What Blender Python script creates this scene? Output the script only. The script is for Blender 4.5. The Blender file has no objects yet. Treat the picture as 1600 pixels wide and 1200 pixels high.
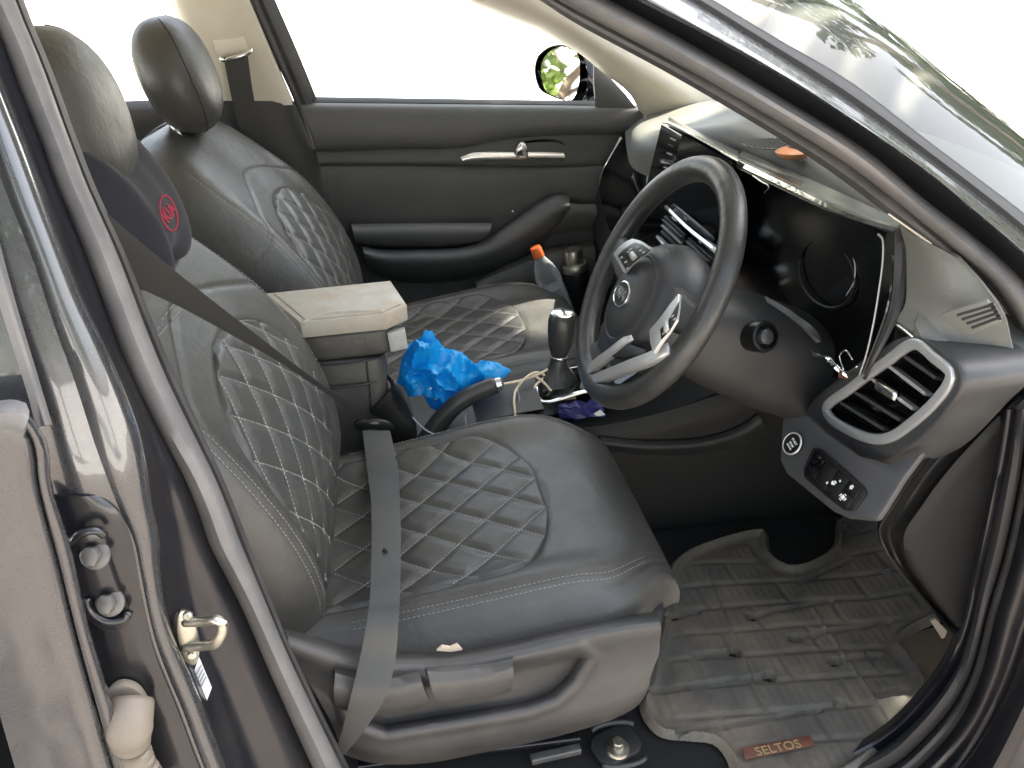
import bpy, bmesh, math, random
from math import sin, cos, pi, radians, sqrt, atan2, exp
from mathutils import Vector as V, Matrix, noise
random.seed(7)
S = bpy.context.scene
COL = S.collection
# ------------------------------------------------------------------ camera
CAM = V((-0.40411, -1.40689, 1.10040)); YAW, PIT, ROL, FPX = radians(10.24), radians(28.99), radians(-.23), 1296.0
fw = V((sin(YAW)*cos(PIT), cos(YAW)*cos(PIT), -sin(PIT)))
rt = V((cos(YAW), -sin(YAW), 0)); up = rt.cross(fw)
r2 = rt*cos(ROL)+up*sin(ROL); u2 = up*cos(ROL)-rt*sin(ROL)
cd = bpy.data.cameras.new('camera'); cam = bpy.data.objects.new('camera', cd); COL.objects.link(cam)
cam.matrix_world = Matrix(((r2.x, u2.x, -fw.x, CAM.x), (r2.y, u2.y, -fw.y, CAM.y), (r2.z, u2.z, -fw.z, CAM.z), (0, 0, 0, 1)))
cd.sensor_fit = 'HORIZONTAL'; cd.sensor_width = 36; cd.lens = FPX/1600*36; cd.clip_start = .02; cd.clip_end = 2000
S.camera = cam
S.render.resolution_x, S.render.resolution_y = 1024, 768
# ------------------------------------------------------------------ light
SUN_EL, SUN_ROT = radians(58), radians(62)          # high sun from the car's front left
w = bpy.data.worlds.new('World'); S.world = w; w.use_nodes = True
nt = w.node_tree; bg = nt.nodes['Background']
sky = nt.nodes.new('ShaderNodeTexSky'); sky.sky_type = 'NISHITA'; sky.sun_disc = False
sky.sun_elevation = SUN_EL; sky.sun_rotation = SUN_ROT; sky.air_density = 1.0; sky.dust_density = 3.0; sky.ozone_density = .6
hsv = nt.nodes.new('ShaderNodeHueSaturation'); hsv.inputs['Saturation'].default_value = .5     # hazy, washed-out sky
nt.links.new(sky.outputs[0], hsv.inputs['Color']); nt.links.new(hsv.outputs[0], bg.inputs[0]); bg.inputs[1].default_value = .15
sd = bpy.data.lights.new('sun', 'SUN'); sd.energy = 4.2; sd.angle = radians(.6); sd.color = (1, .93, .82)
sun = bpy.data.objects.new('sun', sd); COL.objects.link(sun)
sdir = V((sin(SUN_ROT)*cos(SUN_EL), cos(SUN_ROT)*cos(SUN_EL), sin(SUN_EL)))
sun.rotation_euler = sdir.to_track_quat('Z', 'Y').to_euler(); sun.location = sdir*20
S.view_settings.view_transform = 'Standard'; S.view_settings.look = 'None'; S.view_settings.gamma = 1
S.view_settings.exposure = 2.5
S.view_settings.use_white_balance = True; S.view_settings.white_balance_temperature = 6500; S.view_settings.white_balance_tint = 10
S.cycles.max_bounces = 8; S.cycles.transparent_max_bounces = 12

# ------------------------------------------------------------------ helpers
def ray(px, py): return fw+r2*((px-800)/FPX)+u2*((600-py)/FPX)
def P(px, py, y):                       # photo pixel on the car plane Y = y
    d = ray(px, py); return CAM+d*((y-CAM.y)/d.y)
def PX(px, py, x):
    d = ray(px, py); return CAM+d*((x-CAM.x)/d.x)
def PZ(px, py, z):
    d = ray(px, py); return CAM+d*((z-CAM.z)/d.z)
def cr(pts, n, closed=False):           # Catmull-Rom, resampled by arc length
    p = [V(q) for q in pts]
    if len(p) == 2 and not closed: return [p[0].lerp(p[1], i/(n-1)) for i in range(n)]
    m = len(p); dense = []
    seg = m if closed else m-1
    for i in range(seg):
        if closed: a, b, c, d = p[(i-1) % m], p[i], p[(i+1) % m], p[(i+2) % m]
        else:
            b, c = p[i], p[i+1]
            a = p[i-1] if i > 0 else b*2-c
            d = p[i+2] if i+2 < m else c*2-b
        t0 = 0.; t1 = t0+max((b-a).length, 1e-6)**.5; t2 = t1+max((c-b).length, 1e-6)**.5; t3 = t2+max((d-c).length, 1e-6)**.5
        for k in range(16):
            t = t1+(t2-t1)*k/16
            A1 = a*((t1-t)/(t1-t0))+b*((t-t0)/(t1-t0)); A2 = b*((t2-t)/(t2-t1))+c*((t-t1)/(t2-t1)); A3 = c*((t3-t)/(t3-t2))+d*((t-t2)/(t3-t2))
            B1 = A1*((t2-t)/(t2-t0))+A2*((t-t0)/(t2-t0)); B2 = A2*((t3-t)/(t3-t1))+A3*((t-t1)/(t3-t1))
            dense.append(B1*((t2-t)/(t2-t1))+B2*((t-t1)/(t2-t1)))
    dense.append(p[0].copy() if closed else p[-1].copy())
    L = [0.]
    for i in range(1, len(dense)): L.append(L[-1]+(dense[i]-dense[i-1]).length)
    out = []; j = 0; cnt = n if not closed else n
    for i in range(cnt):
        s = L[-1]*i/(n if closed else n-1)
        while j < len(L)-2 and L[j+1] < s: j += 1
        out.append(dense[j].lerp(dense[j+1], (s-L[j])/max(L[j+1]-L[j], 1e-9)))
    return out
def sm(e0, e1, x):
    t = max(0., min(1., (x-e0)/(e1-e0))); return t*t*(3-2*t)
LAST = [None]
def link(name, me, mat=None, parent=None, smooth=True):
    o = bpy.data.objects.new(name, me); COL.objects.link(o); LAST[0] = o
    if mat is not None and not me.materials: me.materials.append(mat)
    if smooth:
        me.polygons.foreach_set('use_smooth', [True]*len(me.polygons))
    if parent is not None: o.parent = parent
    return o
def mesh(name, vs, fs, mat=None, parent=None, smooth=True, sharp=None):
    me = bpy.data.meshes.new(name); me.from_pydata([tuple(v) for v in vs], [], fs); me.update()
    o = link(name, me, mat, parent, smooth)
    if sharp is not None: me.set_sharp_from_angle(angle=radians(sharp))
    return o
def tag(o, label=None, cat=None, group=None, kind=None):
    if label: o['label'] = label
    if cat: o['category'] = cat
    if group: o['group'] = group
    if kind: o['kind'] = kind
    return o
def thing(name, label, cat, loc=(0, 0, 0), group=None):
    o = bpy.data.objects.new(name, None); COL.objects.link(o); o.location = loc; o.empty_display_size = .05
    return tag(o, label, cat, group)
def keep(o, root):                      # part given in world coordinates under a moved root
    o.parent = root
    o.matrix_parent_inverse = Matrix.LocRotScale(root.location, root.rotation_euler, root.scale).inverted()
    return o
def solid(o, t, off=-1):
    m = o.modifiers.new('thickness', 'SOLIDIFY'); m.thickness = t; m.offset = off
    e = o.modifiers.new('crisp_rims', 'EDGE_SPLIT'); e.split_angle = radians(50); return o
def loft(name, rows, mat, nu=40, nv=None, parent=None, thick=0, off=-1, smooth_v=True, sharp=None):
    R = [cr(r, nu) for r in rows]
    if smooth_v and len(R) > 2:
        nv = nv or len(R)*5
        cols = [cr([R[j][i] for j in range(len(R))], nv) for i in range(nu)]
        R = [[cols[i][j] for i in range(nu)] for j in range(nv)]
    nv = len(R)
    vs = [v for r in R for v in r]
    fs = [(j*nu+i, j*nu+i+1, (j+1)*nu+i+1, (j+1)*nu+i) for j in range(nv-1) for i in range(nu-1)]
    o = mesh(name, vs, fs, mat, parent, True, sharp)
    if thick: solid(o, thick, off)
    return o
def sweep(name, pts, prof, mat, parent=None, n=48, upv=(0, 0, 1), closed=False, cap=True, scale=None, sharp=None, twist=None):
    C = cr(pts, n, closed); m = len(prof); vs = []; fs = []; upv = V(upv)
    for i, c in enumerate(C):
        a = C[i-1] if (i > 0 or closed) else c; b = C[(i+1) % n] if (i < n-1 or closed) else c
        t = (b-a).normalized(); s = t.cross(upv)
        if s.length < 1e-4: s = t.cross(V((1, 0, 0)))
        s.normalize(); nn = s.cross(t)
        k = scale[0] if scale and len(scale) == 1 else (1 if not scale else scale[0]+0)
        if scale and len(scale) > 1:
            q = i/(n-1)*(len(scale)-1); q0 = min(int(q), len(scale)-2); k = scale[q0]+(scale[q0+1]-scale[q0])*(q-q0)
        for (x, y) in prof: vs.append(c+s*(x*k)+nn*(y*k))
    for i in range(n if closed else n-1):
        for j in range(m):
            fs.append((i*m+j, i*m+(j+1) % m, ((i+1) % n)*m+(j+1) % m, ((i+1) % n)*m+j))
    if cap and not closed: fs.append(tuple(range(m-1, -1, -1))); fs.append(tuple((n-1)*m+j for j in range(m)))
    return mesh(name, vs, fs, mat, parent, True, sharp)
def circ(r, n=12, ry=None): return [(r*cos(2*pi*i/n), (ry or r)*sin(2*pi*i/n)) for i in range(n)]
def rrect(w, h, r, k=4):
    out = []
    for cx, cy, a in ((w/2-r, h/2-r, 0), (-w/2+r, h/2-r, pi/2), (-w/2+r, -h/2+r, pi), (w/2-r, -h/2+r, 1.5*pi)):
        for i in range(k+1): out.append((cx+r*cos(a+pi/2*i/k), cy+r*sin(a+pi/2*i/k)))
    return out
def tube(name, pts, r, mat, parent=None, n=40, seg=10, closed=False, scale=None):
    return sweep(name, pts, circ(r, seg), mat, parent, n, closed=closed, scale=scale)
def frame(o, xa, ya):                   # matrix with x, y axes given
    x = V(xa).normalized(); z = x.cross(V(ya)).normalized(); y = z.cross(x)
    return Matrix(((x.x, y.x, z.x, o[0]), (x.y, y.y, z.y, o[1]), (x.z, y.z, z.z, o[2]), (0, 0, 0, 1)))
def plate(name, outline, h, mat, parent=None, M=None, bevel=0, seg=2, z0=0, inset=None):
    """solid slab: outline [(x,y)], height h along +z of M"""
    bm = bmesh.new(); f = bm.faces.new([bm.verts.new((x, y, z0)) for x, y in outline])
    r = bmesh.ops.extrude_face_region(bm, geom=[f])
    bmesh.ops.translate(bm, vec=(0, 0, h), verts=[g for g in r['geom'] if isinstance(g, bmesh.types.BMVert)])
    bmesh.ops.recalc_face_normals(bm, faces=bm.faces)
    if bevel:
        es = [e for e in bm.edges if len(e.link_faces) == 2 and e.calc_face_angle() > .6]
        bmesh.ops.bevel(bm, geom=es, offset=bevel, segments=seg, affect='EDGES', profile=.5)
    if M is not None: bmesh.ops.transform(bm, matrix=M, verts=bm.verts)
    me = bpy.data.meshes.new(name); bm.to_mesh(me); bm.free()
    o = link(name, me, mat, parent, True); me.set_sharp_from_angle(angle=radians(35)); return o
def plate3(name, pts, h, mat, parent=None, bevel=0, seg=2, towards=None, n=0, closed_smooth=False):
    """slab from 3D outline points (roughly planar); thickness h towards the camera side (or vector)"""
    pts = [V(p) for p in pts]
    if n: pts = cr(pts, n, True)
    c = sum(pts, V())/len(pts); nr = V()
    for i in range(len(pts)): nr += (pts[i]-c).cross(pts[(i+1) % len(pts)]-c)
    nr.normalize()
    tw = V(towards) if towards is not None else CAM-c
    if nr.dot(tw) < 0: nr = -nr
    xa = (pts[0]-c); xa = (xa-nr*xa.dot(nr)).normalized(); ya = nr.cross(xa)
    M = frame(c, xa, ya); out = [((p-c).dot(xa), (p-c).dot(ya)) for p in pts]
    a = sum(out[i][0]*out[(i+1) % len(out)][1]-out[(i+1) % len(out)][0]*out[i][1] for i in range(len(out)))
    if a < 0: out = out[::-1]
    return plate(name, out, h, mat, parent, M, bevel, seg)
def box(name, c, size, mat, parent=None, M=None, bevel=.003, seg=2):
    w, d, h = size; T = Matrix.Translation(V(c)) if M is None else M @ Matrix.Translation(V(c))
    return plate(name, [(-w/2, -d/2), (w/2, -d/2), (w/2, d/2), (-w/2, d/2)], h, mat, parent, T @ Matrix.Translation((0, 0, -h/2)), bevel, seg)
def lathe(name, prof, mat, parent=None, M=None, n=32, sharp=40, cap=True):
    vs = []; fs = []; m = len(prof)
    for i in range(n):
        a = 2*pi*i/n
        for r, z in prof: vs.append(V((r*cos(a), r*sin(a), z)))
    for i in range(n):
        for j in range(m-1): fs.append((i*m+j, ((i+1) % n)*m+j, ((i+1) % n)*m+j+1, i*m+j+1))
    if cap and prof[0][0] > 1e-6: fs.append(tuple(i*m for i in range(n-1, -1, -1)))
    if cap and prof[-1][0] > 1e-6: fs.append(tuple(i*m+m-1 for i in range(n)))
    if M is not None: vs = [M @ v for v in vs]
    o = mesh(name, vs, fs, mat, parent, True, sharp)
    bm = bmesh.new(); bm.from_mesh(o.data); bmesh.ops.remove_doubles(bm, verts=bm.verts, dist=1e-6); bmesh.ops.recalc_face_normals(bm, faces=bm.faces); bm.to_mesh(o.data); bm.free()
    o.data.set_sharp_from_angle(angle=radians(sharp)); return o
def text(name, s, size, M, mat, parent=None, ext=.0004, sx=1, shear=0, bold=0):
    cu = bpy.data.curves.new(name, 'FONT'); cu.body = s; cu.size = size; cu.extrude = ext; cu.align_x = 'CENTER'; cu.align_y = 'CENTER'; cu.shear = shear; cu.offset = bold; cu.resolution_u = 3
    t = bpy.data.objects.new(name, cu); COL.objects.link(t); dg = bpy.context.evaluated_depsgraph_get()
    me = bpy.data.meshes.new_from_object(t.evaluated_get(dg)); bpy.data.objects.remove(t); bpy.data.curves.remove(cu)
    me.materials.clear(); me.transform(M @ Matrix.Diagonal((sx, 1, 1, 1)))
    return link(name, me, mat, parent, False)

# ------------------------------------------------------------------ materials
MATS = {}
def mat(name, col, rough=.5, metal=0, spec=.5, bump=0, bscale=300, var=0, vscale=6, coat=0, dust=None, dustamt=0, dscale=9, grain='noise', rvar=0, sheen=0, flake=0, coatr=.05):
    m = bpy.data.materials.new(name); m.use_nodes = True; N = m.node_tree.nodes; L = m.node_tree.links; b = N['Principled BSDF']
    b.inputs['Base Color'].default_value = (*col, 1); b.inputs['Roughness'].default_value = rough; b.inputs['Metallic'].default_value = metal
    b.inputs['Specular IOR Level'].default_value = spec; b.inputs['Coat Weight'].default_value = coat; b.inputs['Coat Roughness'].default_value = coatr
    if sheen: b.inputs['Sheen Weight'].default_value = sheen
    tc = N.new('ShaderNodeTexCoord')
    def nz(scale, det=4, rgh=.6):
        n = N.new('ShaderNodeTexNoise'); n.inputs['Scale'].default_value = scale; n.inputs['Detail'].default_value = det; n.inputs['Roughness'].default_value = rgh
        L.new(tc.outputs['Object'], n.inputs['Vector']); return n
    cur = None
    if var:
        n = nz(vscale); r = N.new('ShaderNodeMixRGB'); r.blend_type = 'MULTIPLY'; r.inputs[0].default_value = 1; r.inputs[1].default_value = (*col, 1)
        mr = N.new('ShaderNodeMapRange'); mr.inputs[1].default_value = .3; mr.inputs[2].default_value = .7; mr.inputs[3].default_value = 1-var; mr.inputs[4].default_value = 1+var
        L.new(n.outputs[0], mr.inputs[0]); L.new(mr.outputs[0], r.inputs[2]); cur = r.outputs[0]
    if dust:
        n = nz(dscale, 7, .7); mr = N.new('ShaderNodeMapRange'); mr.inputs[1].default_value = .42; mr.inputs[2].default_value = .68; mr.inputs[4].default_value = dustamt
        mr.clamp = True; L.new(n.outputs[0], mr.inputs[0]); x = N.new('ShaderNodeMixRGB'); L.new(mr.outputs[0], x.inputs[0])
        if cur: L.new(cur, x.inputs[1])
        else: x.inputs[1].default_value = (*col, 1)
        x.inputs[2].default_value = (*dust, 1); cur = x.outputs[0]
        ra = N.new('ShaderNodeMapRange'); ra.inputs[3].default_value = rough; ra.inputs[4].default_value = min(1, rough+.35); L.new(mr.outputs[0], ra.inputs[0]); L.new(ra.outputs[0], b.inputs['Roughness'])
    elif rvar:
        n = nz(vscale*2.3, 5); mr = N.new('ShaderNodeMapRange'); mr.inputs[1].default_value = .3; mr.inputs[2].default_value = .7; mr.inputs[3].default_value = rough-rvar; mr.inputs[4].default_value = rough+rvar
        L.new(n.outputs[0], mr.inputs[0]); L.new(mr.outputs[0], b.inputs['Roughness'])
    if cur: L.new(cur, b.inputs['Base Color'])
    if bump:
        if grain == 'leather':
            t = N.new('ShaderNodeTexVoronoi'); t.feature = 'DISTANCE_TO_EDGE'; t.inputs['Scale'].default_value = bscale; L.new(tc.outputs['Object'], t.inputs['Vector']); src = t.outputs[0]
        elif grain == 'weave':
            t = N.new('ShaderNodeTexWave'); t.inputs['Scale'].default_value = bscale; L.new(tc.outputs['Object'], t.inputs['Vector']); src = t.outputs[1]
        else: src = nz(bscale, 3).outputs[0]
        bp = N.new('ShaderNodeBump'); bp.inputs['Strength'].default_value = bump; bp.inputs['Distance'].default_value = .001
        L.new(src, bp.inputs['Height'])
        if grain == 'leather':          # large soft wrinkles as well
            n = nz(28, 3); b2 = N.new('ShaderNodeBump'); b2.inputs['Strength'].default_value = .45; b2.inputs['Distance'].default_value = .004
            L.new(n.outputs[0], b2.inputs['Height']); L.new(bp.outputs[0], b2.inputs['Normal']); bp = b2
        L.new(bp.outputs[0], b.inputs['Normal'])
    MATS[name] = m; return m
leather = mat('black_leatherette', (.060, .058, .052), .40, spec=.5, bump=.4, bscale=420, grain='leather', var=.12, vscale=9, rvar=.08)
quiltm = mat('black_quilted_leatherette', (.056, .055, .050), .40, spec=.5, bump=.25, bscale=420, grain='leather', var=.10, vscale=14, rvar=.06)
threadm = mat('grey_thread', (.27, .265, .24), .8)
foamm = mat('torn_foam', (.62, .50, .38), .9, bump=.5, bscale=200)
plast = mat('dark_grey_plastic', (.036, .037, .038), .45, bump=.25, bscale=900, var=.08, vscale=12, dust=(.11, .10, .09), dustamt=.22, dscale=7)
plast2 = mat('charcoal_grained_plastic', (.020, .0205, .021), .5, bump=.25, bscale=900, var=.08, dust=(.08, .07, .06), dustamt=.15, dscale=6)
doorm = mat('sunlit_grey_door_trim', (.080, .081, .080), .5, bump=.25, bscale=900, var=.06, dust=(.16, .15, .13), dustamt=.2, dscale=5)  # lighter than the other cabin plastics: sunlight on the door is in the colour
doord = mat('sunlit_dark_door_trim', (.058, .059, .057), .5, bump=.25, bscale=900, var=.06, dust=(.14, .13, .11), dustamt=.2, dscale=5)  # darker door parts, also lightened in colour for the sunlight there
shieldm = mat('dusty_grey_seat_plastic', (.044, .0435, .043), .40, bump=.2, bscale=900, var=.08, dust=(.12, .105, .09), dustamt=.35, dscale=8)
softdash = mat('soft_dash_plastic', (.135, .135, .120), .52, bump=.3, bscale=700, var=.06, dust=(.20, .19, .15), dustamt=.4, dscale=5)
gloss = mat('piano_black', (.0025, .0025, .003), .08, spec=.5, rvar=.03, vscale=5)
screenm = mat('screen_glass', (.003, .003, .004), .10, spec=.5)
screenon = mat('screen_panel', (.006, .007, .009), .12, spec=.5)
clusterm = mat('cluster_black', (.0018, .002, .0022), .14, spec=.3)
chrome = mat('satin_chrome', (.72, .72, .70), .22, metal=1, rvar=.05, vscale=20)
alu = mat('satin_silver_trim', (.46, .46, .45), .36, metal=.5, var=.06)
steel = mat('zinc_steel', (.50, .48, .41), .36, metal=1, var=.2, vscale=60, bump=.2, bscale=400)
cream = mat('cream_headliner_fabric', (.58, .55, .46), .9, bump=.3, bscale=900, var=.05)
creamp = mat('cream_pillar_plastic', (.60, .56, .46), .55, bump=.2, bscale=900, var=.05)
sealm = mat('grey_rubber_seal', (.115, .113, .113), .45, bump=.2, bscale=500, var=.12, vscale=10, dust=(.22, .20, .185), dustamt=.5, dscale=12)
sealdark = mat('dark_rubber_lip', (.040, .039, .039), .6, bump=.2, bscale=500, dust=(.13, .12, .11), dustamt=.35, dscale=14)
rubber = mat('black_rubber', (.02, .02, .021), .6, bump=.2, bscale=400)
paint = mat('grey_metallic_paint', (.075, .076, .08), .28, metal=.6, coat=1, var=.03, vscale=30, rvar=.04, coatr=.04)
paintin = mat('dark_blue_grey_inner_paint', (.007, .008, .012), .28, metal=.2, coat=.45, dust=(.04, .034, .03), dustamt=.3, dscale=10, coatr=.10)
beltm = mat('seat_belt_webbing', (.045, .045, .042), .5, bump=.4, bscale=900, sheen=.1)
beltd = mat('dark_seat_belt_webbing', (.022, .022, .020), .6, bump=.4, bscale=900)
velvet = mat('navy_velour', (.013, .0135, .019), .95, bump=.6, bscale=600, sheen=.10, var=.15)
redthread = mat('red_embroidery', (.26, .02, .04), .7, bump=.6, bscale=700)
bluem = mat('blue_plastic_film', (.002, .30, .72), .25, spec=.5, bump=.25, bscale=45, var=.12, vscale=25)
traym = mat('dirty_ivory_plastic', (.35, .335, .29), .42, bump=.15, bscale=300, var=.08, dust=(.32, .24, .16), dustamt=.65, dscale=14)
boxm = mat('grey_white_plastic', (.40, .40, .38), .45, dust=(.15, .12, .10), dustamt=.4, dscale=30)
orange = mat('orange_plastic', (.80, .16, .04), .4)
cablew = mat('cream_cable', (.62, .52, .38), .5); cableg = mat('grey_violet_cable', (.28, .27, .33), .5)
carpet = mat('black_carpet', (.008, .008, .008), .95, bump=1, bscale=900)
matm = mat('dusty_floor_mat', (.085, .081, .068), .6, bump=.5, bscale=500, var=.25, vscale=9, dust=(.22, .175, .13), dustamt=.85, dscale=6)
tanboot = mat('tan_wiring_boot', (.17, .145, .115), .6, bump=.3, bscale=300, dust=(.12, .09, .065), dustamt=.5)
white = mat('white_paint', (.75, .75, .73), .5); stickerm = mat('white_sticker', (.70, .73, .76), .5, bump=.1)
stickink = mat('sticker_ink', (.25, .27, .3), .6)
redp = mat('red_badge', (.13, .045, .028), .45, dust=(.25, .15, .1), dustamt=.4, dscale=40); goldp = mat('gold_print', (.34, .27, .13), .5)
blackm = mat('black_plastic', (.005, .005, .005), .35)
darkfoil = mat('navy_wrapper', (.03, .03, .16), .35)
bronze = mat('terracotta_toy', (.62, .26, .12), .5, var=.2, vscale=40)
mirrorm = mat('mirror_silver', (.9, .9, .9), .02, metal=1)
def glassmat(name, tint=(.93, .96, .94), refl=.08, graz=1.0, dirt=0):
    m = bpy.data.materials.new(name); m.use_nodes = True; N = m.node_tree.nodes; L = m.node_tree.links
    N.remove(N['Principled BSDF']); out = N['Material Output']
    tr = N.new('ShaderNodeBsdfTransparent'); tr.inputs[0].default_value = (*tint, 1)
    gl = N.new('ShaderNodeBsdfGlossy'); gl.inputs['Roughness'].default_value = .02
    fr = N.new('ShaderNodeFresnel'); fr.inputs[0].default_value = 1.5
    mx = N.new('ShaderNodeMixShader'); L.new(fr.outputs[0], mx.inputs[0]); L.new(tr.outputs[0], mx.inputs[1]); L.new(gl.outputs[0], mx.inputs[2])
    L.new(mx.outputs[0], out.inputs[0]); return m
glass = glassmat('clear_car_glass')

filmsil = mat('silvery_film', (.36, .37, .33), .10, metal=.85, bump=.3, bscale=60)

def bagmat():
    m = bpy.data.materials.new('thin_blue_film'); m.use_nodes = True; N = m.node_tree.nodes; L = m.node_tree.links; b = N['Principled BSDF']
    b.inputs['Base Color'].default_value = (.010, .36, .78, 1); b.inputs['Roughness'].default_value = .22
    t = N.new('ShaderNodeBsdfTranslucent'); t.inputs[0].default_value = (.02, .45, .95, 1); mx = N.new('ShaderNodeMixShader'); mx.inputs[0].default_value = .35
    n = N.new('ShaderNodeTexNoise'); n.inputs['Scale'].default_value = 70; n.inputs['Detail'].default_value = 5; tc = N.new('ShaderNodeTexCoord'); bp_ = N.new('ShaderNodeBump'); bp_.inputs['Strength'].default_value = .6; bp_.inputs['Distance'].default_value = .004
    L.new(tc.outputs['Object'], n.inputs['Vector']); L.new(n.outputs[0], bp_.inputs['Height']); L.new(bp_.outputs[0], b.inputs['Normal']); L.new(bp_.outputs[0], t.inputs['Normal'])
    L.new(b.outputs[0], mx.inputs[1]); L.new(t.outputs[0], mx.inputs[2]); L.new(mx.outputs[0], N['Material Output'].inputs[0]); return m
bluem = bagmat()
def strap(name, ra, rb, m, n, th=.0014, parent=None):     # flat webbing with crisp edges between two edge lines
    A, B_ = cr(ra, n), cr(rb, n); vs = []; fs = []; C_ = 6
    for i in range(n):
        a, b = A[i], B_[i]; t = (A[min(i+1, n-1)]-A[max(i-1, 0)]).normalized(); nr = t.cross(b-a).normalized()
        if nr.dot(CAM-a) < 0: nr = -nr
        for k in range(C_+1): vs.append(a.lerp(b, k/C_)+nr*(th/2-(.0005 if k in (0, C_) else 0)))
        for k in range(C_, -1, -1): vs.append(a.lerp(b, k/C_)-nr*(th/2))
    w_ = 2*(C_+1)
    for i in range(n-1):
        for k in range(w_): fs.append((i*w_+k, i*w_+(k+1) % w_, (i+1)*w_+(k+1) % w_, (i+1)*w_+k))
    fs.append(tuple(range(w_-1, -1, -1))); fs.append(tuple((n-1)*w_+k for k in range(w_)))
    o = mesh(name, vs, fs, m, parent, True, 30)
    bm = bmesh.new(); bm.from_mesh(o.data); bmesh.ops.recalc_face_normals(bm, faces=bm.faces); bm.to_mesh(o.data); bm.free(); o.data.set_sharp_from_angle(angle=radians(30)); return o
# ================================================================== setting
def ground_mat(name, a, b, sc):
    return mat(name, a, .95, bump=.6, bscale=40, var=.12, vscale=1.5, dust=b, dustamt=.7, dscale=sc)
gm = ground_mat('pale_dusty_ground', (.80, .77, .72), (.74, .70, .64), 1.2)
G = -.46
g = mesh('ground', [(-400, -400, G), (400, -400, G), (400, 400, G), (-400, 400, G)], [(0, 1, 2, 3)], gm, None, False); tag(g, kind='structure')
earthm = ground_mat('brown_earth', (.215, .185, .16), (.29, .25, .215), 2)
vs = []; fs = []
for i in range(25):
    x = -6+i*.5; vs += [(x, -4.6+.15*sin(i*1.1), G+.006), (x, -.95+.12*sin(i*1.7)+.08*sin(i*.6), G+.006)]
for i in range(24): fs.append((2*i, 2*i+2, 2*i+3, 2*i+1))
tag(mesh('earth_path', vs, fs, earthm, None, False), kind='structure')

# ================================================================== car body
body = thing('parked_car', 'dark grey metallic car with its front door open, showing pillars, seals and sill', 'car', (-.2, 0, G))
def psub(name, loc):                      # an assembled part of the car: an Empty with its own pieces
    o = bpy.data.objects.new(name, None); COL.objects.link(o); o.location = loc; o.empty_display_size = .02; return keep(o, body)
def bp(o): return keep(o, body)
def tum(py): return .075*max(0, 1-py/750)
def B(l, y): return [P(px, py, y+tum(py)) for px, py in l]
R0 = [(-40, -240), (10, -60), (33, 0), (46, 43), (72, 100), (108, 200), (147, 300), (184, 380), (265, 580), (345, 750), (397, 881), (450, 1012), (540, 1196), (570, 1255)]
R2 = [(-108, -240), (-55, -60), (-28, 0), (2, 63), (27, 133), (57, 207), (87, 290), (126, 380), (203, 586), (259, 695), (300, 768), (326, 844), (375, 937), (424, 1050), (491, 1200), (515, 1255)]
R3 = [(-150, -240), (-80, -60), (-60, 0), (0, 157), (33, 240), (60, 313), (94, 400), (119, 464), (150, 530), (189, 618), (213, 688), (231, 793), (243, 850), (248, 919), (266, 990), (300, 1069), (349, 1196), (375, 1255)]
def res(l, n): return [(v.x, v.y) for v in cr([V((a, b, 0)) for a, b in l], n)]
n0 = res(R0, 30); n2 = res(R2, 30); n3 = res(R3, 30)
mix = lambda a, b, t: [(p[0]+(q[0]-p[0])*t, p[1]+(q[1]-p[1])*t) for p, q in zip(a, b)]
r_lip = mix(n0, n2, .22)
bp(loft('seal_lip', [B(n0, -.655), B(mix(n0, n2, .10), -.712), B(r_lip, -.705)], sealdark, 60, 7, thick=.003))
bp(loft('door_seal', [B(r_lip, -.702), B(mix(n0, n2, .32), -.728), B(mix(n0, n2, .62), -.738), B(mix(n0, n2, .88), -.728), B(n2, -.705)], sealm, 80, 16, thick=.003))
# dark channel between seal and flange: the forward face of the pillar (striker face lower down)
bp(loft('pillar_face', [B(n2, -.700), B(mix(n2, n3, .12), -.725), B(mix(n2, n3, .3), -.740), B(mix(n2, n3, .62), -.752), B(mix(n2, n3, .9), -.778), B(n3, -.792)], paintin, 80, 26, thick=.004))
# outer painted flange + pillar skin, running back under the rear door
R4 = [(-195, -240), (-120, -60), (-105, 0), (-40, 157), (-12, 240), (15, 313), (50, 400), (82, 500), (118, 600), (150, 700), (187, 795), (210, 844), (225, 919), (247, 1012), (285, 1106), (319, 1196), (345, 1255)]
n4 = res(R4, 30)
bp(loft('pillar_skin', [B(n3, -.792), B(mix(n3, n4, .15), -.802), B(mix(n3, n4, .55), -.808), B(n4, -.806)], paint, 80, 14, thick=.003))
R5 = [(-330, -240), (-260, -60), (-240, 0), (-180, 157), (-120, 260), (-60, 400), (-10, 500), (30, 600), (62, 690), (84, 760), (100, 850), (115, 960), (140, 1060), (175, 1180), (200, 1255)]
n5 = res(R5, 30)
upn = [i for i in range(30)]
bp(loft('pillar_outer_skin', [B(n4, -.8065), B(mix(n4, n5, .5), -.812), B(n5, -.806)], paint, 80, 12, thick=.003))
# hinge recess: dark lower panel over the painted skin
H0 = [(150, 775), (186, 800), (205, 850), (219, 925), (240, 1015), (277, 1108), (311, 1198), (335, 1255)]
H1 = [(60, 770), (80, 800), (98, 860), (112, 960), (138, 1060), (173, 1180), (198, 1255)]
h0 = res(H0, 20); h1 = res(H1, 20)
bp(loft('hinge_recess', [B(h0, -.812), B(mix(h0, h1, .15), -.806+-.009), B(mix(h0, h1, .5), -.8155), B(h1, -.8155)], paintin, 50, 14, thick=.002))
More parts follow.
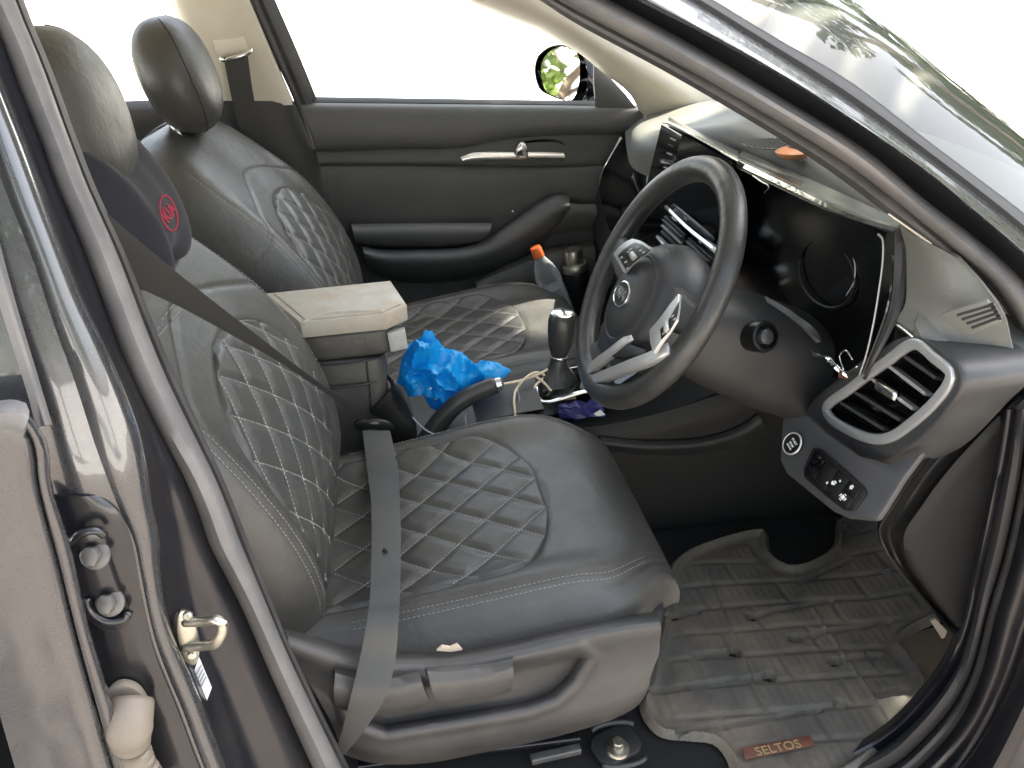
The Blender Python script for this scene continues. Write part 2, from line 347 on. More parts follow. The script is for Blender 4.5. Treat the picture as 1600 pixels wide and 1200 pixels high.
# A pillar of the open door side
A0 = [(790, -30), (843, 0), (890, 31), (1052, 119), (1220, 218), (1300, 270), (1387, 335), (1463, 387), (1533, 440), (1562, 472), (1592, 518), (1606, 570), (1612, 640)]
A1 = [(820, -30), (871, 0), (940, 38), (1080, 112), (1215, 190), (1325, 258), (1446, 352), (1504, 402), (1551, 448), (1582, 492), (1604, 540), (1616, 600), (1622, 660)]
A2 = [(902, -30), (952, 0), (1040, 46), (1200, 140), (1350, 232), (1452, 317), (1533, 378), (1600, 440), (1640, 490), (1660, 560), (1665, 660)]
A3 = [(946, -30), (996, 0), (1090, 48), (1200, 108), (1325, 185), (1450, 272), (1504, 317), (1600, 399), (1670, 470), (1700, 560), (1710, 660)]
A4 = [(1030, -30), (1081, 0), (1200, 74), (1325, 155), (1450, 245), (1600, 363), (1690, 450), (1730, 560), (1740, 660)]
A5 = [(1066, -30), (1115, 0), (1200, 52), (1325, 125), (1450, 220), (1600, 333), (1720, 430), (1780, 500)]
def Ay(l, y): return [P(px, py, y+.085*max(0, 1-py/520)) for px, py in l]
def res_dir(l, n, dx, dy, q0, q1):        # resample at equal steps along one direction so that neighbouring edges stay paired
    d = cr([V((a, b, 0)) for a, b in l], 160); d = [d[0]*9-d[1]*8 if False else d[0]+(d[0]-d[3])*40]+d+[d[-1]+(d[-1]-d[-4])*40]
    qs = [p.x*dx+p.y*dy for p in d]; out = []; j = 0
    for i in range(n):
        q = q0+(q1-q0)*i/(n-1)
        while j < len(d)-2 and qs[j+1] < q: j += 1
        p = d[j].lerp(d[j+1], (q-qs[j])/max(qs[j+1]-qs[j], 1e-6)); out.append((p.x, p.y))
    return out
a0, a1, a2, a3, a4, a5 = [res_dir(l, 38, .85, .53, 545, 1700) for l in (A0, A1, A2, A3, A4, A5)]
ai = [p for p in a0 if p[0] > 1385]
bp(loft('pillar_inner_trim', [Ay([(a-24*sm(1400, 1560, a), b+16*sm(1400, 1560, a)) for a, b in ai], -.60), Ay([(a-9*sm(1400, 1560, a), b+6*sm(1400, 1560, a)) for a, b in ai], -.640), Ay(ai, -.652)], creamp, 50, 8, thick=.003))
bp(loft('seal_lip', [Ay(a0, -.645), Ay(mix(a0, a1, .5), -.672), Ay(a1, -.668)], sealdark, 60, 8, thick=.003))
bp(loft('door_seal', [Ay(a1, -.666), Ay(mix(a1, a2, .2), -.690), Ay(mix(a1, a2, .55), -.700), Ay(mix(a1, a2, .85), -.690), Ay(a2, -.668)], sealm, 80, 16, thick=.003))
bp(loft('pillar_channel', [Ay(a2, -.668), Ay(mix(a2, a3, .5), -.684), Ay(a3, -.712)], paintin, 60, 10, thick=.003))
bp(loft('pillar_skin', [Ay(a3, -.712), Ay(mix(a3, a4, .15), -.718), Ay(mix(a3, a4, .6), -.690), Ay(a4, -.655)], paint, 60, 14, thick=.003))
bp(loft('windscreen_moulding', [Ay(a4, -.655), Ay(mix(a4, a5, .3), -.658), Ay(a5, -.630)], rubber, 60, 8, thick=.003))
# roof, headliner and the shell that closes the cabin
vs = []; fs = []
def roofz(x, y): return 1.285-.10*(abs(y)/.66)**2.6-.05*((x+.75)/.9)**2
nx, ny = 24, 25
for i in range(nx):
    x = .0-1.95*i/(nx-1)
    for j in range(ny):
        y = -.66+1.32*j/(ny-1)
        vs.append((x+(.14*(1-abs(y/.66)**2.5)-.30 if i == 0 else -.16*(1-i/(nx-1))), y, roofz(x, y)))
for i in range(nx-1):
    for j in range(ny-1): fs.append((i*ny+j, i*ny+j+1, (i+1)*ny+j+1, (i+1)*ny+j))
o = bp(mesh('roof', vs, fs, paint)); solid(o, .002)
o = bp(mesh('headliner', [(a*1.0, b*.985, c-.03) for a, b, c in vs], fs, cream)); solid(o, .004)
for s in (-1, 1):
    # roof rail joining the pillar heads
    yt = .640*s
    bp(sweep('roof_rail', [(-.16, yt-.02*s, 1.16), (-.25, yt, 1.185), (-.70, yt, 1.205), (-1.3, yt, 1.18), (-1.9, yt+.03*s, 1.02)], rrect(.05, .07, .015), paint if s < 0 else creamp, n=40))
# rear end and floor of the shell
bp(mesh('floor_pan', [(-1.95, -.74, -.03), (.62, -.74, -.03), (.62, .74, -.03), (-1.95, .74, -.03)], [(0, 1, 2, 3)], carpet, None, False))
solid(LAST[0], .02)
bp(mesh('firewall', [(.60, -.74, -.04), (.60, .74, -.04), (.78, .74, .70), (.78, -.74, .70)], [(0, 1, 2, 3)], carpet, None, False)); solid(LAST[0], .01)
bp(mesh('rear_bulkhead', [(-1.5, -.72, -.03), (-1.5, .72, -.03), (-1.72, .72, .70), (-1.72, -.72, .70)], [(0, 1, 2, 3)], carpet, None, False)); solid(LAST[0], .02)
# front wing and bonnet behind the windscreen base, outside the frame line of the cabin
vs = []; fs = []
for i in range(12):
    for j in range(17):
        y = -.82+1.64*j/16; x = .60+.95*i/11
        vs.append((x+.22*(1-abs(y/.82)**2.2)*(1-i/11), y, .70-.20*(i/11)**1.6-.10*abs(y/.82)**4))
for i in range(11):
    for j in range(16): fs.append((i*17+j, (i+1)*17+j, (i+1)*17+j+1, i*17+j+1))
bp(mesh('bonnet', vs, fs, paint)); solid(LAST[0], .003)
# windscreen: one curved pane between both A pillars
wl = cr(Ay([(1980, 640), (1830, 530)]+list(reversed(a5[:-1])), -.632), 30)
vs = []; fs = []; nw = 33
for p in wl:
    for j in range(nw):
        k = -1+2*j/(nw-1); y = p.y*-k*-1*-1 if False else -p.y*k
        b = .095*(1-abs(k)**8)+.07*(1-k*k)
        vs.append((p.x+b*.9, y, p.z+b*.42))
for i in range(len(wl)-1):
    for j in range(nw-1): fs.append((i*nw+j, i*nw+j+1, (i+1)*nw+j+1, (i+1)*nw+j))
bp(mesh('windscreen', vs, fs, glass))

# outer skin beyond the frame: front wing, and the rear quarter behind the rear door
def skin(name, x0, x1, zt0, zt1, y0, par, n=14, m=12, zb=-.22, arch=None):
    vs = []; fs = []
    for i in range(n):
        t = i/(n-1); x = x0+(x1-x0)*t; zt = zt0+(zt1-zt0)*t
        for j in range(m):
            v = j/(m-1); lo = zb if arch is None else max(zb, arch[1]-G*0+(sqrt(max(0, arch[2]**2-(x-arch[0])**2)) if abs(x-arch[0]) < arch[2] else zb-arch[1]))
            z = lo+(zt-lo)*v; vs.append((x, y0-.035*sin(v*pi)-.012*sin(v*pi*2), z))
    for i in range(n-1):
        for j in range(m-1): fs.append((i*m+j, (i+1)*m+j, (i+1)*m+j+1, i*m+j+1))
    return solid(mesh(name, vs, fs, paint), .003)
bp(skin('front_wing', .46, 1.45, .66, .52, -.80, body, 40, 12, -.22, (.98, -.12, .36)))
bp(skin('front_wing', .46, 1.45, .66, .52, .82, body, 40, 12, -.22, (.98, -.12, .36)))
bp(skin('rear_quarter', -1.50, -2.0, .74, .72, -.83, body, 30, 12, -.22, (-1.72, -.12, .34)))
bp(solid(mesh('sill_skirt', [(-1.45, -.80, -.12), (.5, -.80, -.12), (.5, -.80, -.26), (-1.45, -.80, -.26)], [(0, 1, 2, 3)], rubber, None, False), .02))
bp(loft('wing_shoulder', [[(.40, -.735, .665), (.60, -.76, .655), (1.0, -.77, .62), (1.45, -.76, .53)], [(.44, -.79, .66), (.60, -.80, .65), (1.0, -.81, .60), (1.45, -.80, .52)]], paint, 20, 2, thick=.003, smooth_v=False))
# ---- far side: A and B pillar trim, door opening
F0 = [(640, -40), (740, 6), (802, 31), (843, 47), (874, 66), (906, 84), (940, 112), (984, 147), (1003, 183)]
F1 = [(740, -60), (840, -20), (900, 20), (960, 62), (1020, 100), (1070, 128), (1110, 150), (1130, 165)]
f0 = res(F0, 24); f1 = res(F1, 24)
def Fy(l, y): return [P(px, py, y-.07*max(0, 1-py/180)) for px, py in l]
bp(loft('pillar_trim', [Fy(f0, .715), Fy(mix(f0, f1, .08), .69), Fy(mix(f0, f1, .5), .655), Fy(f1, .665)], creamp, 50, 14, thick=.004))
Bt0 = [(268, -40), (281, 0), (296, 40), (318, 100), (345, 168)]
Bt1 = [(372, -40), (388, 0), (422, 80), (458, 164)]
b0 = res(Bt0, 14); b1 = res(Bt1, 14)
def Gy(l, y): return [P(px, py, y-.07*max(0, 1-py/168)) for px, py in l]
bp(loft('centre_pillar_trim', [Gy([(a-14, b) for a, b in b0], .76), Gy(b0, .70), Gy(mix(b0, b1, .5), .685), Gy(b1, .70), Gy([(a+3, b) for a, b in b1], .73)], creamp, 24, 16, thick=.004))
bp(loft('centre_pillar_lower_trim', [[P(x, y, .71) for x, y in ((326, 158), (352, 330), (410, 640))], [P(x, y, .68) for x, y in ((350, 158), (380, 330), (435, 640))], [P(x, y, .69) for x, y in ((444, 158), (490, 320), (560, 640))], [P(x, y, .715) for x, y in ((464, 158), (524, 320), (600, 640))], [P(x, y, .745) for x, y in ((470, 158), (536, 320), (610, 640))]], plast2, 24, 14, thick=.004))
q0 = [(372, -40), (389, 0), (424, 80), (460, 160), (480, 220), (505, 300), (530, 400), (552, 520)]
q1 = [(388, -40), (404, 0), (438, 78), (470, 157), (491, 217), (516, 297), (541, 397), (563, 517)]
q0 = res(q0, 20); q1 = res(q1, 20)
def Qy(l, y): return [P(px, py, y-.07*max(0, 1-py/168)) for px, py in l]
bp(loft('door_seal', [Qy(q0, .725), Qy(mix(q0, q1, .35), .708), Qy(q1, .725)], sealdark, 40, 8, thick=.003))
bp(loft('window_frame', [Qy(q1, .725), Qy([(a+4, b) for a, b in q1], .722), Qy([(a+26, b) for a, b in q1], .75)][:], sealdark, 40, 6, thick=.003))
# seat-belt upper anchor (D ring cover) and passenger belt webbing
anch = bp(loft('belt_anchor_cover', [[P(x, y, .665) for x, y in ((330, 52), (352, 48), (374, 42))], [P(x, y, .645) for x, y in ((333, 66), (354, 60), (381, 56))], [P(x, y, .645) for x, y in ((338, 86), (358, 78), (388, 74))], [P(x, y, .665) for x, y in ((345, 94), (366, 92), (390, 86))]], creamp, 14, 14, thick=.004))
bp(tube('belt_guide_ring', [P(345, 88, .65), P(348, 93, .64), P(366, 90, .636), P(384, 84, .64), P(392, 78, .65), P(386, 70, .66), P(350, 80, .66)], .006, chrome, n=40, closed=True))
bw = thing('seat_belt', 'black webbing seat belt hanging down the far cream pillar behind the passenger seat', 'seat belt', P(380, 200, .64))
keep(strap('webbing', [P(x, y, .632) for x, y in ((349, 90), (357, 130), (368, 180), (385, 240), (400, 320))], [P(x, y, .640) for x, y in ((387, 85), (393, 130), (402, 180), (416, 240), (432, 320))], beltd, 24), bw)

# ---- sill and lower right frame of the opening
L0 = [(1588, 640), (1575, 720), (1561, 780), (1546, 850), (1530, 920), (1516, 985), (1492, 1050), (1448, 1108), (1405, 1150), (1345, 1188), (1220, 1226), (1040, 1262), (800, 1310)]
L1 = [(1604, 640), (1598, 720), (1584, 800), (1568, 870), (1545, 945), (1515, 1056), (1484, 1110), (1440, 1160), (1395, 1198), (1310, 1232), (1170, 1268), (1040, 1300), (800, 1350)]
L2 = [(1622, 660), (1612, 730), (1598, 800), (1580, 880), (1556, 960), (1533, 1052), (1500, 1125), (1455, 1180), (1405, 1222), (1315, 1262), (1170, 1300), (1040, 1330), (800, 1380)]
L3 = [(1680, 700), (1665, 800), (1640, 900), (1612, 985), (1585, 1060), (1548, 1135), (1500, 1205), (1440, 1260), (1300, 1310), (1170, 1330), (1040, 1350), (800, 1400)]
l0, l1, l2, l3 = [res(l, 30) for l in (L0, L1, L2, L3)]
Ly = lambda l, y: [P(a, b, y) for a, b in l]
Lin = [(1560, 640), (1545, 740), (1528, 830), (1512, 900), (1497, 968), (1474, 1025), (1432, 1082), (1390, 1125), (1330, 1165), (1200, 1205), (1030, 1240), (800, 1285)]
lin = res(Lin, 30)
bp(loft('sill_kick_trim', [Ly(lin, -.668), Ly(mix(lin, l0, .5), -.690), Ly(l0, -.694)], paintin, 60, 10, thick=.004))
bp(loft('door_seal', [Ly(l0, -.694), Ly(mix(l0, l1, .3), -.716), Ly(mix(l0, l1, .75), -.72), Ly(l1, -.704)], rubber, 80, 12, thick=.003))
bp(loft('seal_lip', [Ly(l1, -.704), Ly(mix(l1, l2, .5), -.725), Ly(l2, -.712)], sealdark, 80, 8, thick=.003))
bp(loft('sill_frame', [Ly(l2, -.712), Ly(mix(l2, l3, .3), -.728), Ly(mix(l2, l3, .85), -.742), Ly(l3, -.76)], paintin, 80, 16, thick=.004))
L4 = [(1780, 800), (1760, 900), (1735, 985), (1700, 1060), (1660, 1130), (1600, 1240), (1540, 1330), (1400, 1420), (1170, 1450), (800, 1500)]
l4 = res(L4, 30)
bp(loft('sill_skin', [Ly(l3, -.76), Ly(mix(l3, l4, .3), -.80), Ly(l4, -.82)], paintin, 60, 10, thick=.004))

boltm_ = mat('painted_bolt', (.10, .10, .10), .4, metal=.4, dust=(.2, .17, .14), dustamt=.5, dscale=60)
boltm = boltm_
# ---- striker, hinge, bolts, sticker, wiring boot on the centre pillar
stk = psub('door_striker', P(300, 985, -.757))
base = [(283, 950), (296, 953), (305, 966), (311, 990), (312, 1020), (303, 1036), (290, 1028), (280, 1000), (277, 968)]
keep(plate3('base_plate', [P(a, b, -.790) for a, b in base], .005, steel, n=24, bevel=.0015), stk)
keep(tube('loop', [P(289, 972, -.793), P(318, 971, -.803), P(340, 969, -.815), P(349, 976, -.815), P(340, 1003, -.815), P(318, 1009, -.803), P(288, 1011, -.793)], .0048, steel, n=40), stk)
for a, b in ((294, 962), (301, 1024)): keep(lathe('screw', [(0, .004), (.003, .004), (.0045, .0025), (.005, 0)], steel, None, frame(P(a, b, -.796), r2, u2), 12), stk)
keep(plate3('gasket', [P(a-5, b+1, -.788) for a, b in base], .003, blackm, n=24), stk)
stc = psub('pillar_sticker', P(314, 1072, -.748))
keep(plate3('label_sheet', [P(a, b, -.784) for a, b in ((311, 1026), (331, 1074), (320, 1103), (300, 1058))], .0008, stickerm), stc)
for k in range(4):
    a = V((308+2.6*k, 1050+6*k)); keep(plate3('print_line', [P(a.x-2, a.y+4, -.7858), P(a.x+6, a.y-12, -.7858), P(a.x+7.2, a.y-10, -.7858), P(a.x-.8, a.y+6, -.7858)], .0003, stickink), stc)
hg = psub('door_hinge', P(160, 905, -.817))
hp = [(112, 836), (150, 826), (166, 834), (172, 868), (184, 905), (203, 955), (200, 972), (168, 978), (142, 962), (128, 920)]
keep(plate3('hinge_plate', [P(a, b, -.8175) for a, b in hp], .006, paintin, n=40, bevel=.0015), hg)
keep(tube('hinge_rim', [P(134, 935, -.826), P(142, 955, -.828), P(168, 970, -.829), P(196, 966, -.828), P(201, 955, -.826)], .004, paintin, n=24), hg)
keep(tube('hinge_rim', [P(112, 846, -.826), P(128, 833, -.828), P(150, 829, -.828), P(163, 836, -.826)], .0035, paintin, n=24), hg)
for a, b in ((150, 866), (173, 940)):
    q = frame(P(a, b, -.8235), r2, u2)
    bo = keep(lathe('bolt', [(.0125, 0), (.0125, .0025), (.0105, .004), (.004, .004), (0, .004)], boltm, None, q, 6 if False else 24), hg)
    boltm = boltm_; hx = [(.0078*cos(k*pi/3), .0088*sin(k*pi/3)) for k in range(6)]
    keep(plate('bolt_head', hx, .007, boltm_, None, q @ Matrix.Translation((0, 0, .0045)), .001), hg)
wb = psub('wiring_boot', P(200, 1110, -.82))
keep(plate3('boot_flange', [P(a, b, -.818) for a, b in ((168, 1085), (175, 1066), (192, 1058), (215, 1064), (232, 1085), (240, 1115), (237, 1135), (222, 1148), (195, 1146), (178, 1120))], .010, tanboot, n=32, bevel=.003), wb)
keep(sweep('boot_neck', [P(206, 1095, -.828), P(203, 1120, -.840), P(202, 1140, -.845), P(208, 1165, -.845), P(222, 1200, -.845), P(245, 1245, -.84)], circ(.017, 16), tanboot, n=30, scale=[1.15, 1.2, .85, .8, .95, 1.0]), wb)
for k in range(5):
    t = k/4; keep(tube('bellows_ring', [P(208+(28*t)+14*cos(q), 1168+(44*t)+7*sin(q)-6*cos(q), -.848-.006*sin(q)) for q in [i*pi/4 for i in range(8)]], .0035, tanboot, n=24, closed=True), wb)

# ---- rear door, its front edge showing at the far left
rd = thing('car_door', 'closed dark grey metallic rear door with light reflections at the left edge', 'car door', P(40, 900, -.86))
D0 = [(18, 640), (52, 690), (62, 760), (92, 876), (126, 1012), (178, 1196), (196, 1256)]
D1 = [(40, 640), (74, 690), (82, 760), (111, 850), (141, 982), (186, 1125), (207, 1196), (226, 1256)]
d0 = res(D0, 24); d1 = res(D1, 24)
keep(loft('door_edge', [Ly(d0, -.852), Ly(mix(d0, d1, .35), -.853), Ly(mix(d0, d1, .8), -.848), Ly(d1, -.83)], paint, 50, 14, thick=.003), rd)
keep(loft('door_skin', [Ly([(a-150, b+20) for a, b in d0], -.864), Ly([(a-70, b+10) for a, b in d0], -.862), Ly([(a-12, b) for a, b in d0], -.857), Ly([(a-3, b) for a, b in d0], -.850)], paint, 50, 16, thick=.003), rd)
keep(loft('belt_moulding', [Ly([(-90, 640), (-20, 636), (22, 632), (38, 636)], -.855), Ly([(-90, 655), (-20, 650), (26, 648), (42, 660)], -.866), Ly([(-90, 676), (-20, 672), (28, 672), (40, 676)], -.862)], sealm, 20, 8, thick=.004), rd)
keep(loft('window_post', [B([(-210, -240), (-70, 200), (-30, 380), (0, 480), (38, 600), (58, 668)], -.835), B([(-190, -240), (-50, 200), (-12, 380), (14, 470), (52, 590), (74, 664)], -.842), B([(-180, -240), (-40, 200), (0, 380), (24, 470), (60, 590), (82, 664)], -.825)], sealm, 30, 10, thick=.004), rd)
keep(loft('window_frame', [B([(-420, -240), (-320, 200), (-260, 690)], -.837), B([(-195, -240), (-50, 200), (60, 690)], -.835)], paint, 12, 2, thick=.004, smooth_v=False), rd)

keep(skin('door_skin', -.79, -1.49, .725, .735, -.835, rd, 12, 14), rd)
keep(loft('window_glass', [[(-.80, -.838, .73), (-1.15, -.838, .735), (-1.48, -.835, .74)], [(-.80, -.70, 1.12), (-1.15, -.70, 1.12), (-1.45, -.70, 1.06)]], screenm, 12, 2, thick=.004, smooth_v=False), rd)
# ================================================================== seats
HB = .607
BW = [(0, .205), (.06, .225), (.15, .245), (.27, .254), (.38, .246), (.46, .230), (.52, .206), (.56, .174), (.585, .130), (.60, .075), (.607, .025)]
def lerp_t(tb, x):
    for (a, va), (b, vb) in zip(tb, tb[1:]):
        if x <= b:
            t = (x-a)/(b-a); return va+(vb-va)*max(0, t)
    return tb[-1][1]
def back_w(s):
    w = lerp_t(BW, min(s, .44)); w = sum(lerp_t(BW, max(0, min(.44, s+.02*k))) for k in (-2, -1, 0, 1, 2))/5
    if s > .40: w *= max(.0005, 1-((s-.40)/(HB-.40))**3.2)**(1/2.6)
    return w
def smooth_t(tb, x, h=.025):
    if tb is BW: return back_w(x)
    return sum(lerp_t(tb, min(max(x+h*k/2, tb[0][0]), tb[-1][0])) for k in (-2, -1, 0, 1, 2))/5
BF = [(-.03, .015), (0, .028), (.06, .056), (.1, .070), (.15, .080), (.2, .084), (.26, .082), (.32, .074), (.42, .051), (.51, .026), (.56, .006), (.59, -.016), (.61, -.035)]
def back_front(u, s):                    # front surface of the backrest, metres forward of its plane
    w = smooth_t(BW, s)
    k = min(1, abs(u)/max(w, 1e-4))
    edge = -.070*(1-sqrt(max(0, 1-k**6)))
    bol = .022*exp(-((k-.86)/.14)**2)*sm(.54, .34, s)*sm(-.04, .08, s)
    hollow = -.010*sm(.34, .46, s)*sm(.60, .50, s)*exp(-(u/.09)**2)
    return smooth_t(BF, s, .04)+edge+bol+hollow+.06*u
def quilt_half(s, top=.39):             # half width of the quilted panel
    if s > top: return 0
    w = .115+.073*sm(-.02, .22, s)
    e = (top-s)
    return w*sqrt(max(0, 1-max(0, (.17-e)/.17)**2.3)) if e < .17 else w
def quilt_puff(u, s, a=.080, b=.094, amp=.0050):
    p = u/a+s/b; q = u/a-s/b
    dp = abs(p-round(p)); dq = abs(q-round(q))     # 0 at stitch lines
    return amp*(min(1, dp*4.6)*min(1, dq*4.6))**.5
def seam_groove(d, w=.0035, depth=.004): return -depth*exp(-(d/w)**2)
BS_A, BS_B = .425, .052                  # shoulder seam that crosses the bolsters
def shoulder_seam(u): return .455-.10*(abs(u)/.24)**1.5
def build_back():
    ns, na = 190, 132; vs = []; fs = []
    for i in range(ns):
        x = i/(ns-1)
        s = HB*x*1.22 if x < .6 else HB*(.732+.268*(1-max(0, 1-(x-.6)/.4)**2.2)); s = min(s, HB-.0003)
        w = max(smooth_t(BW, s), .012); th = .115*sm(0, .10, HB-s+.012)**.5
        for j in range(na):
            f = j/na
            if f < .62:                  # front sweep
                u = -w+2*w*(f/.62); uu = w*sin((u/w)*pi/2)*.0+u
                k = u/w; k = (abs(k)**.82)*(1 if k > 0 else -1); uu = k*w
                t = back_front(uu, s)
                half = quilt_half(s)
                if half > 0: t += -.004*sm(half+.004, half-.006, abs(uu))
                if abs(uu) > half: t += seam_groove(s-shoulder_seam(uu))*sm(half, half+.01, abs(uu))
                t += seam_groove(abs(uu)-.87*w, .003, .0022)*sm(.60, .52, s)
            else:
                g = (f-.62)/.38; a = pi*g
                uu = w*cos(a) if True else 0
                uu = w*(abs(cos(a))**.6)*(1 if cos(a) > 0 else -1)
                q_ = max(0, sin(a))**.6; t = back_front(w if cos(a) > 0 else -w, s)*(1-q_)-th*q_
            vs.append((t, uu, s))
    for i in range(ns-1):
        for j in range(na):
            fs.append((i*na+j, i*na+(j+1) % na, (i+1)*na+(j+1) % na, (i+1)*na+j))
    fs.append(tuple(range(na-1, -1, -1))); fs.append(tuple((ns-1)*na+j for j in range(na)))
    return vs, fs
def build_quilt(surf, half, smax, smin, puffsign=1, n=120, m=180, edge=.007):
    vs = []; fs = []
    for i in range(m):
        s = smin+(smax-smin)*i/(m-1)
        h = half(s) if i < m-1 else .004
        h = max(h, .004)
        for j in range(n):
            k = -1+2*j/(n-1); u = h*k
            d = min(h-abs(u), (smax-s)*1.2+.0005)
            e = sm(0, edge, d)
            p, t = surf(u, s, -.0050+.0050*e+quilt_puff(u, s)*sm(0, .012, d))
            vs.append(p)
    for i in range(m-1):
        for j in range(n-1): fs.append((i*n+j, i*n+j+1, (i+1)*n+j+1, (i+1)*n+j))
    return vs, fs
def stitches(surf, paths, L=.0042, gap=.0018, r=.0010):
    vs = []; fs = []
    for path in paths:
        acc = 0; i = 0; pts = path
        D = [0]
        for a, b in zip(pts, pts[1:]): D.append(D[-1]+sqrt((a[0]-b[0])**2+(a[1]-b[1])**2))
        def at(d):
            for k in range(len(D)-1):
                if d <= D[k+1]:
                    t = (d-D[k])/max(D[k+1]-D[k], 1e-9); return (pts[k][0]+(pts[k+1][0]-pts[k][0])*t, pts[k][1]+(pts[k+1][1]-pts[k][1])*t)
            return pts[-1]
        d = 0
        while d+L < D[-1]:
            a = V(surf(*at(d), .0006)[0]); m_ = V(surf(*at(d+L/2), .0015)[0]); b = V(surf(*at(d+L), .0006)[0])
            t = (b-a).normalized(); nr = V(surf(*at(d+L/2), .01)[0])-V(surf(*at(d+L/2), 0)[0]); nr.normalize(); s = t.cross(nr)
            o = len(vs)
            for c in (a, m_, b): vs += [c-s*r, c+nr*r, c+s*r]
            for q in (0, 3): fs += [(o+q, o+q+3, o+q+4, o+q+1), (o+q+1, o+q+4, o+q+5, o+q+2)]
            d += L+gap
    return vs, fs
def quilt_lines(half, smin, smax, a=.080, b=.094):
    out = []
    for sign in (1, -1):
        for k in range(-12, 14):
            path = []
            for i in range(400):
                s = smin+.004+(smax-smin-.008)*i/399
                u = (k-s/b)*a if sign > 0 else (k+s/b)*a
                if abs(u) < half(s)-.005: path.append((u, s))
                elif path: break
            if len(path) > 6: out.append(path)
    return out
def bsurf(u, s, off):
    t = back_front(u, s)+off; return (t, u, s), t
# cushion --------------------------------------------------------------
CL = .505                                 # length from bite to nose
def cush_top(v, x):                       # v lateral, x forward from the bite line
    w = cush_w(x); k = min(1, abs(v)/w)
    z = .272+.050*sm(-.05, .42, x)
    nose = sm(CL, CL-.135, x); z = .235+(z-.235)*(1-(1-max(0, min(1, (CL-x)/.125)))**2.3)**(1/2.0) if x > CL-.125 else z
    edge = .055*(1-(max(0, 1-k**3.6))**(1/2.4))*(.12+.88*sm(CL-.005, CL-.13, x))
    bol = .030*exp(-((k-.78)/.17)**2)*sm(CL, CL-.2, x)
    return z-edge+bol
def cush_w(x): return .252+.010*sm(0, .3, x)-.080*sm(CL-.14, CL, x)
def cq_half(x):
    top = .335
    if x > top: return 0
    w = .182; e = top-x
    return w*sqrt(max(0, 1-max(0, (.11-e)/.11)**2.4)) if e < .11 else w
def csurf(u, x, off): return (x, u, cush_top(u, x)+off), 0
def build_cushion():
    nx, na = 120, 120; vs = []; fs = []; nt_ = 84
    for i in range(nx):
        t = i/(nx-1); x = CL*(t if t < .7 else .7+.3*(1-max(0, 1-(t-.7)/.3)**1.7))
        x = min(x, CL-.0005); x = -.06+(x/CL)*(CL+.0595); w = cush_w(max(0, x)); zb = .222
        for j in range(na):
            if j < nt_:
                k = -1+2*j/(nt_-1); k = (abs(k)**.8)*(1 if k > 0 else -1); u = w*k
                z = cush_top(u, x); h = cq_half(x)
                if h > 0: z -= .004*sm(h+.004, h-.006, abs(u))
                if x < CL-.02: z += seam_groove(abs(u)-.86*w, .003, .003)+seam_groove(abs(u)-.80*w, .0025, .0015)
                z += seam_groove(x-(.405-.06*(abs(u)/w)**2), .003, .0)
                vs.append((x, u, z))
            else:
                g = (j-nt_+1)/(na-nt_+1)
                # down the far side, across the bottom, up the near side
                side = .0
                if g < .33: q = g/.33; u = w+.010*sm(CL, CL-.15, x)*sin(q*pi); z = cush_top(w, x)+(zb-cush_top(w, x))*q
                elif g < .67: q = (g-.33)/.34; u = w-2*w*q; z = zb
                else: q = (g-.67)/.33; u = -w-.010*sm(CL, CL-.15, x)*sin(q*pi); z = zb+(cush_top(w, x)-zb)*q
                vs.append((x, u, z))
    for i in range(nx-1):
        for j in range(na): fs.append((i*na+j, (i+1)*na+j, (i+1)*na+(j+1) % na, i*na+(j+1) % na))
    fs.append(tuple(range(na))); fs.append(tuple((nx-1)*na+j for j in range(na-1, -1, -1)))
    return vs, fs
def headrest_mesh():
    n, m = 40, 40; vs = []; fs = []
    def se(c, e): return (abs(c)**e)*(1 if c > 0 else -1)
    for i in range(n+1):
        ph = -pi/2+pi*i/n
        for j in range(m):
            th = 2*pi*j/m
            u = .128*se(cos(ph), .72)*se(sin(th), .78); z = .106*se(sin(ph), .85); t = .064*se(cos(ph), .80)*se(cos(th), .85)
            t += .010*(z/.106)*-1
            u *= 1-.14*max(0, -z/.104)-.10*max(0, z/.104)**2
            vs.append((t, u, z))
    for i in range(n):
        for j in range(m): fs.append((i*m+j, i*m+(j+1) % m, (i+1)*m+(j+1) % m, (i+1)*m+j))
    return vs, fs
def make_me(name, vf, m, smooth=True):
    me = bpy.data.meshes.new(name); me.from_pydata([tuple(v) for v in vf[0]], [], vf[1]); me.update(); me.materials.append(m)
    bm = bmesh.new(); bm.from_mesh(me); bmesh.ops.remove_doubles(bm, verts=bm.verts, dist=1e-5); bmesh.ops.recalc_face_normals(bm, faces=bm.faces); bm.to_mesh(me); bm.free()
    me.polygons.foreach_set('use_smooth', [True]*len(me.polygons)); return me
ME_back = make_me('backrest', build_back(), leather)
ME_bq = make_me('back_quilt', build_quilt(bsurf, quilt_half, .39, .012), quiltm)
ME_cush = make_me('cushion', build_cushion(), leather)
ME_cq = make_me('cushion_quilt', build_quilt(csurf, cq_half, .335, -.01), quiltm)
def border(half, smin, smax, off):
    return [[(sg*(max(half(smin+(smax-smin)*i/80), 0)+off), smin+(smax-smin)*i/80) for i in range(0, 79)] for sg in (1, -1)]
bl = quilt_lines(quilt_half, .012, .39)
ME_bs = make_me('back_stitching', stitches(bsurf, bl), threadm)
dbl = []
for d in (-.0045, .0045):
    for sg in (1, -1):
        dbl.append([(sg*(.87*smooth_t(BW, s)+d), s) for s in [.03+.5*i/60 for i in range(61)]])
        dbl.append([(sg*u, shoulder_seam(u)+d) for u in [.16+.07*i/20 for i in range(0)]])
ME_bs2 = make_me('back_seam_stitching', stitches(bsurf, [p for p in dbl if len(p) > 3], .004, .0026, .0006), threadm)
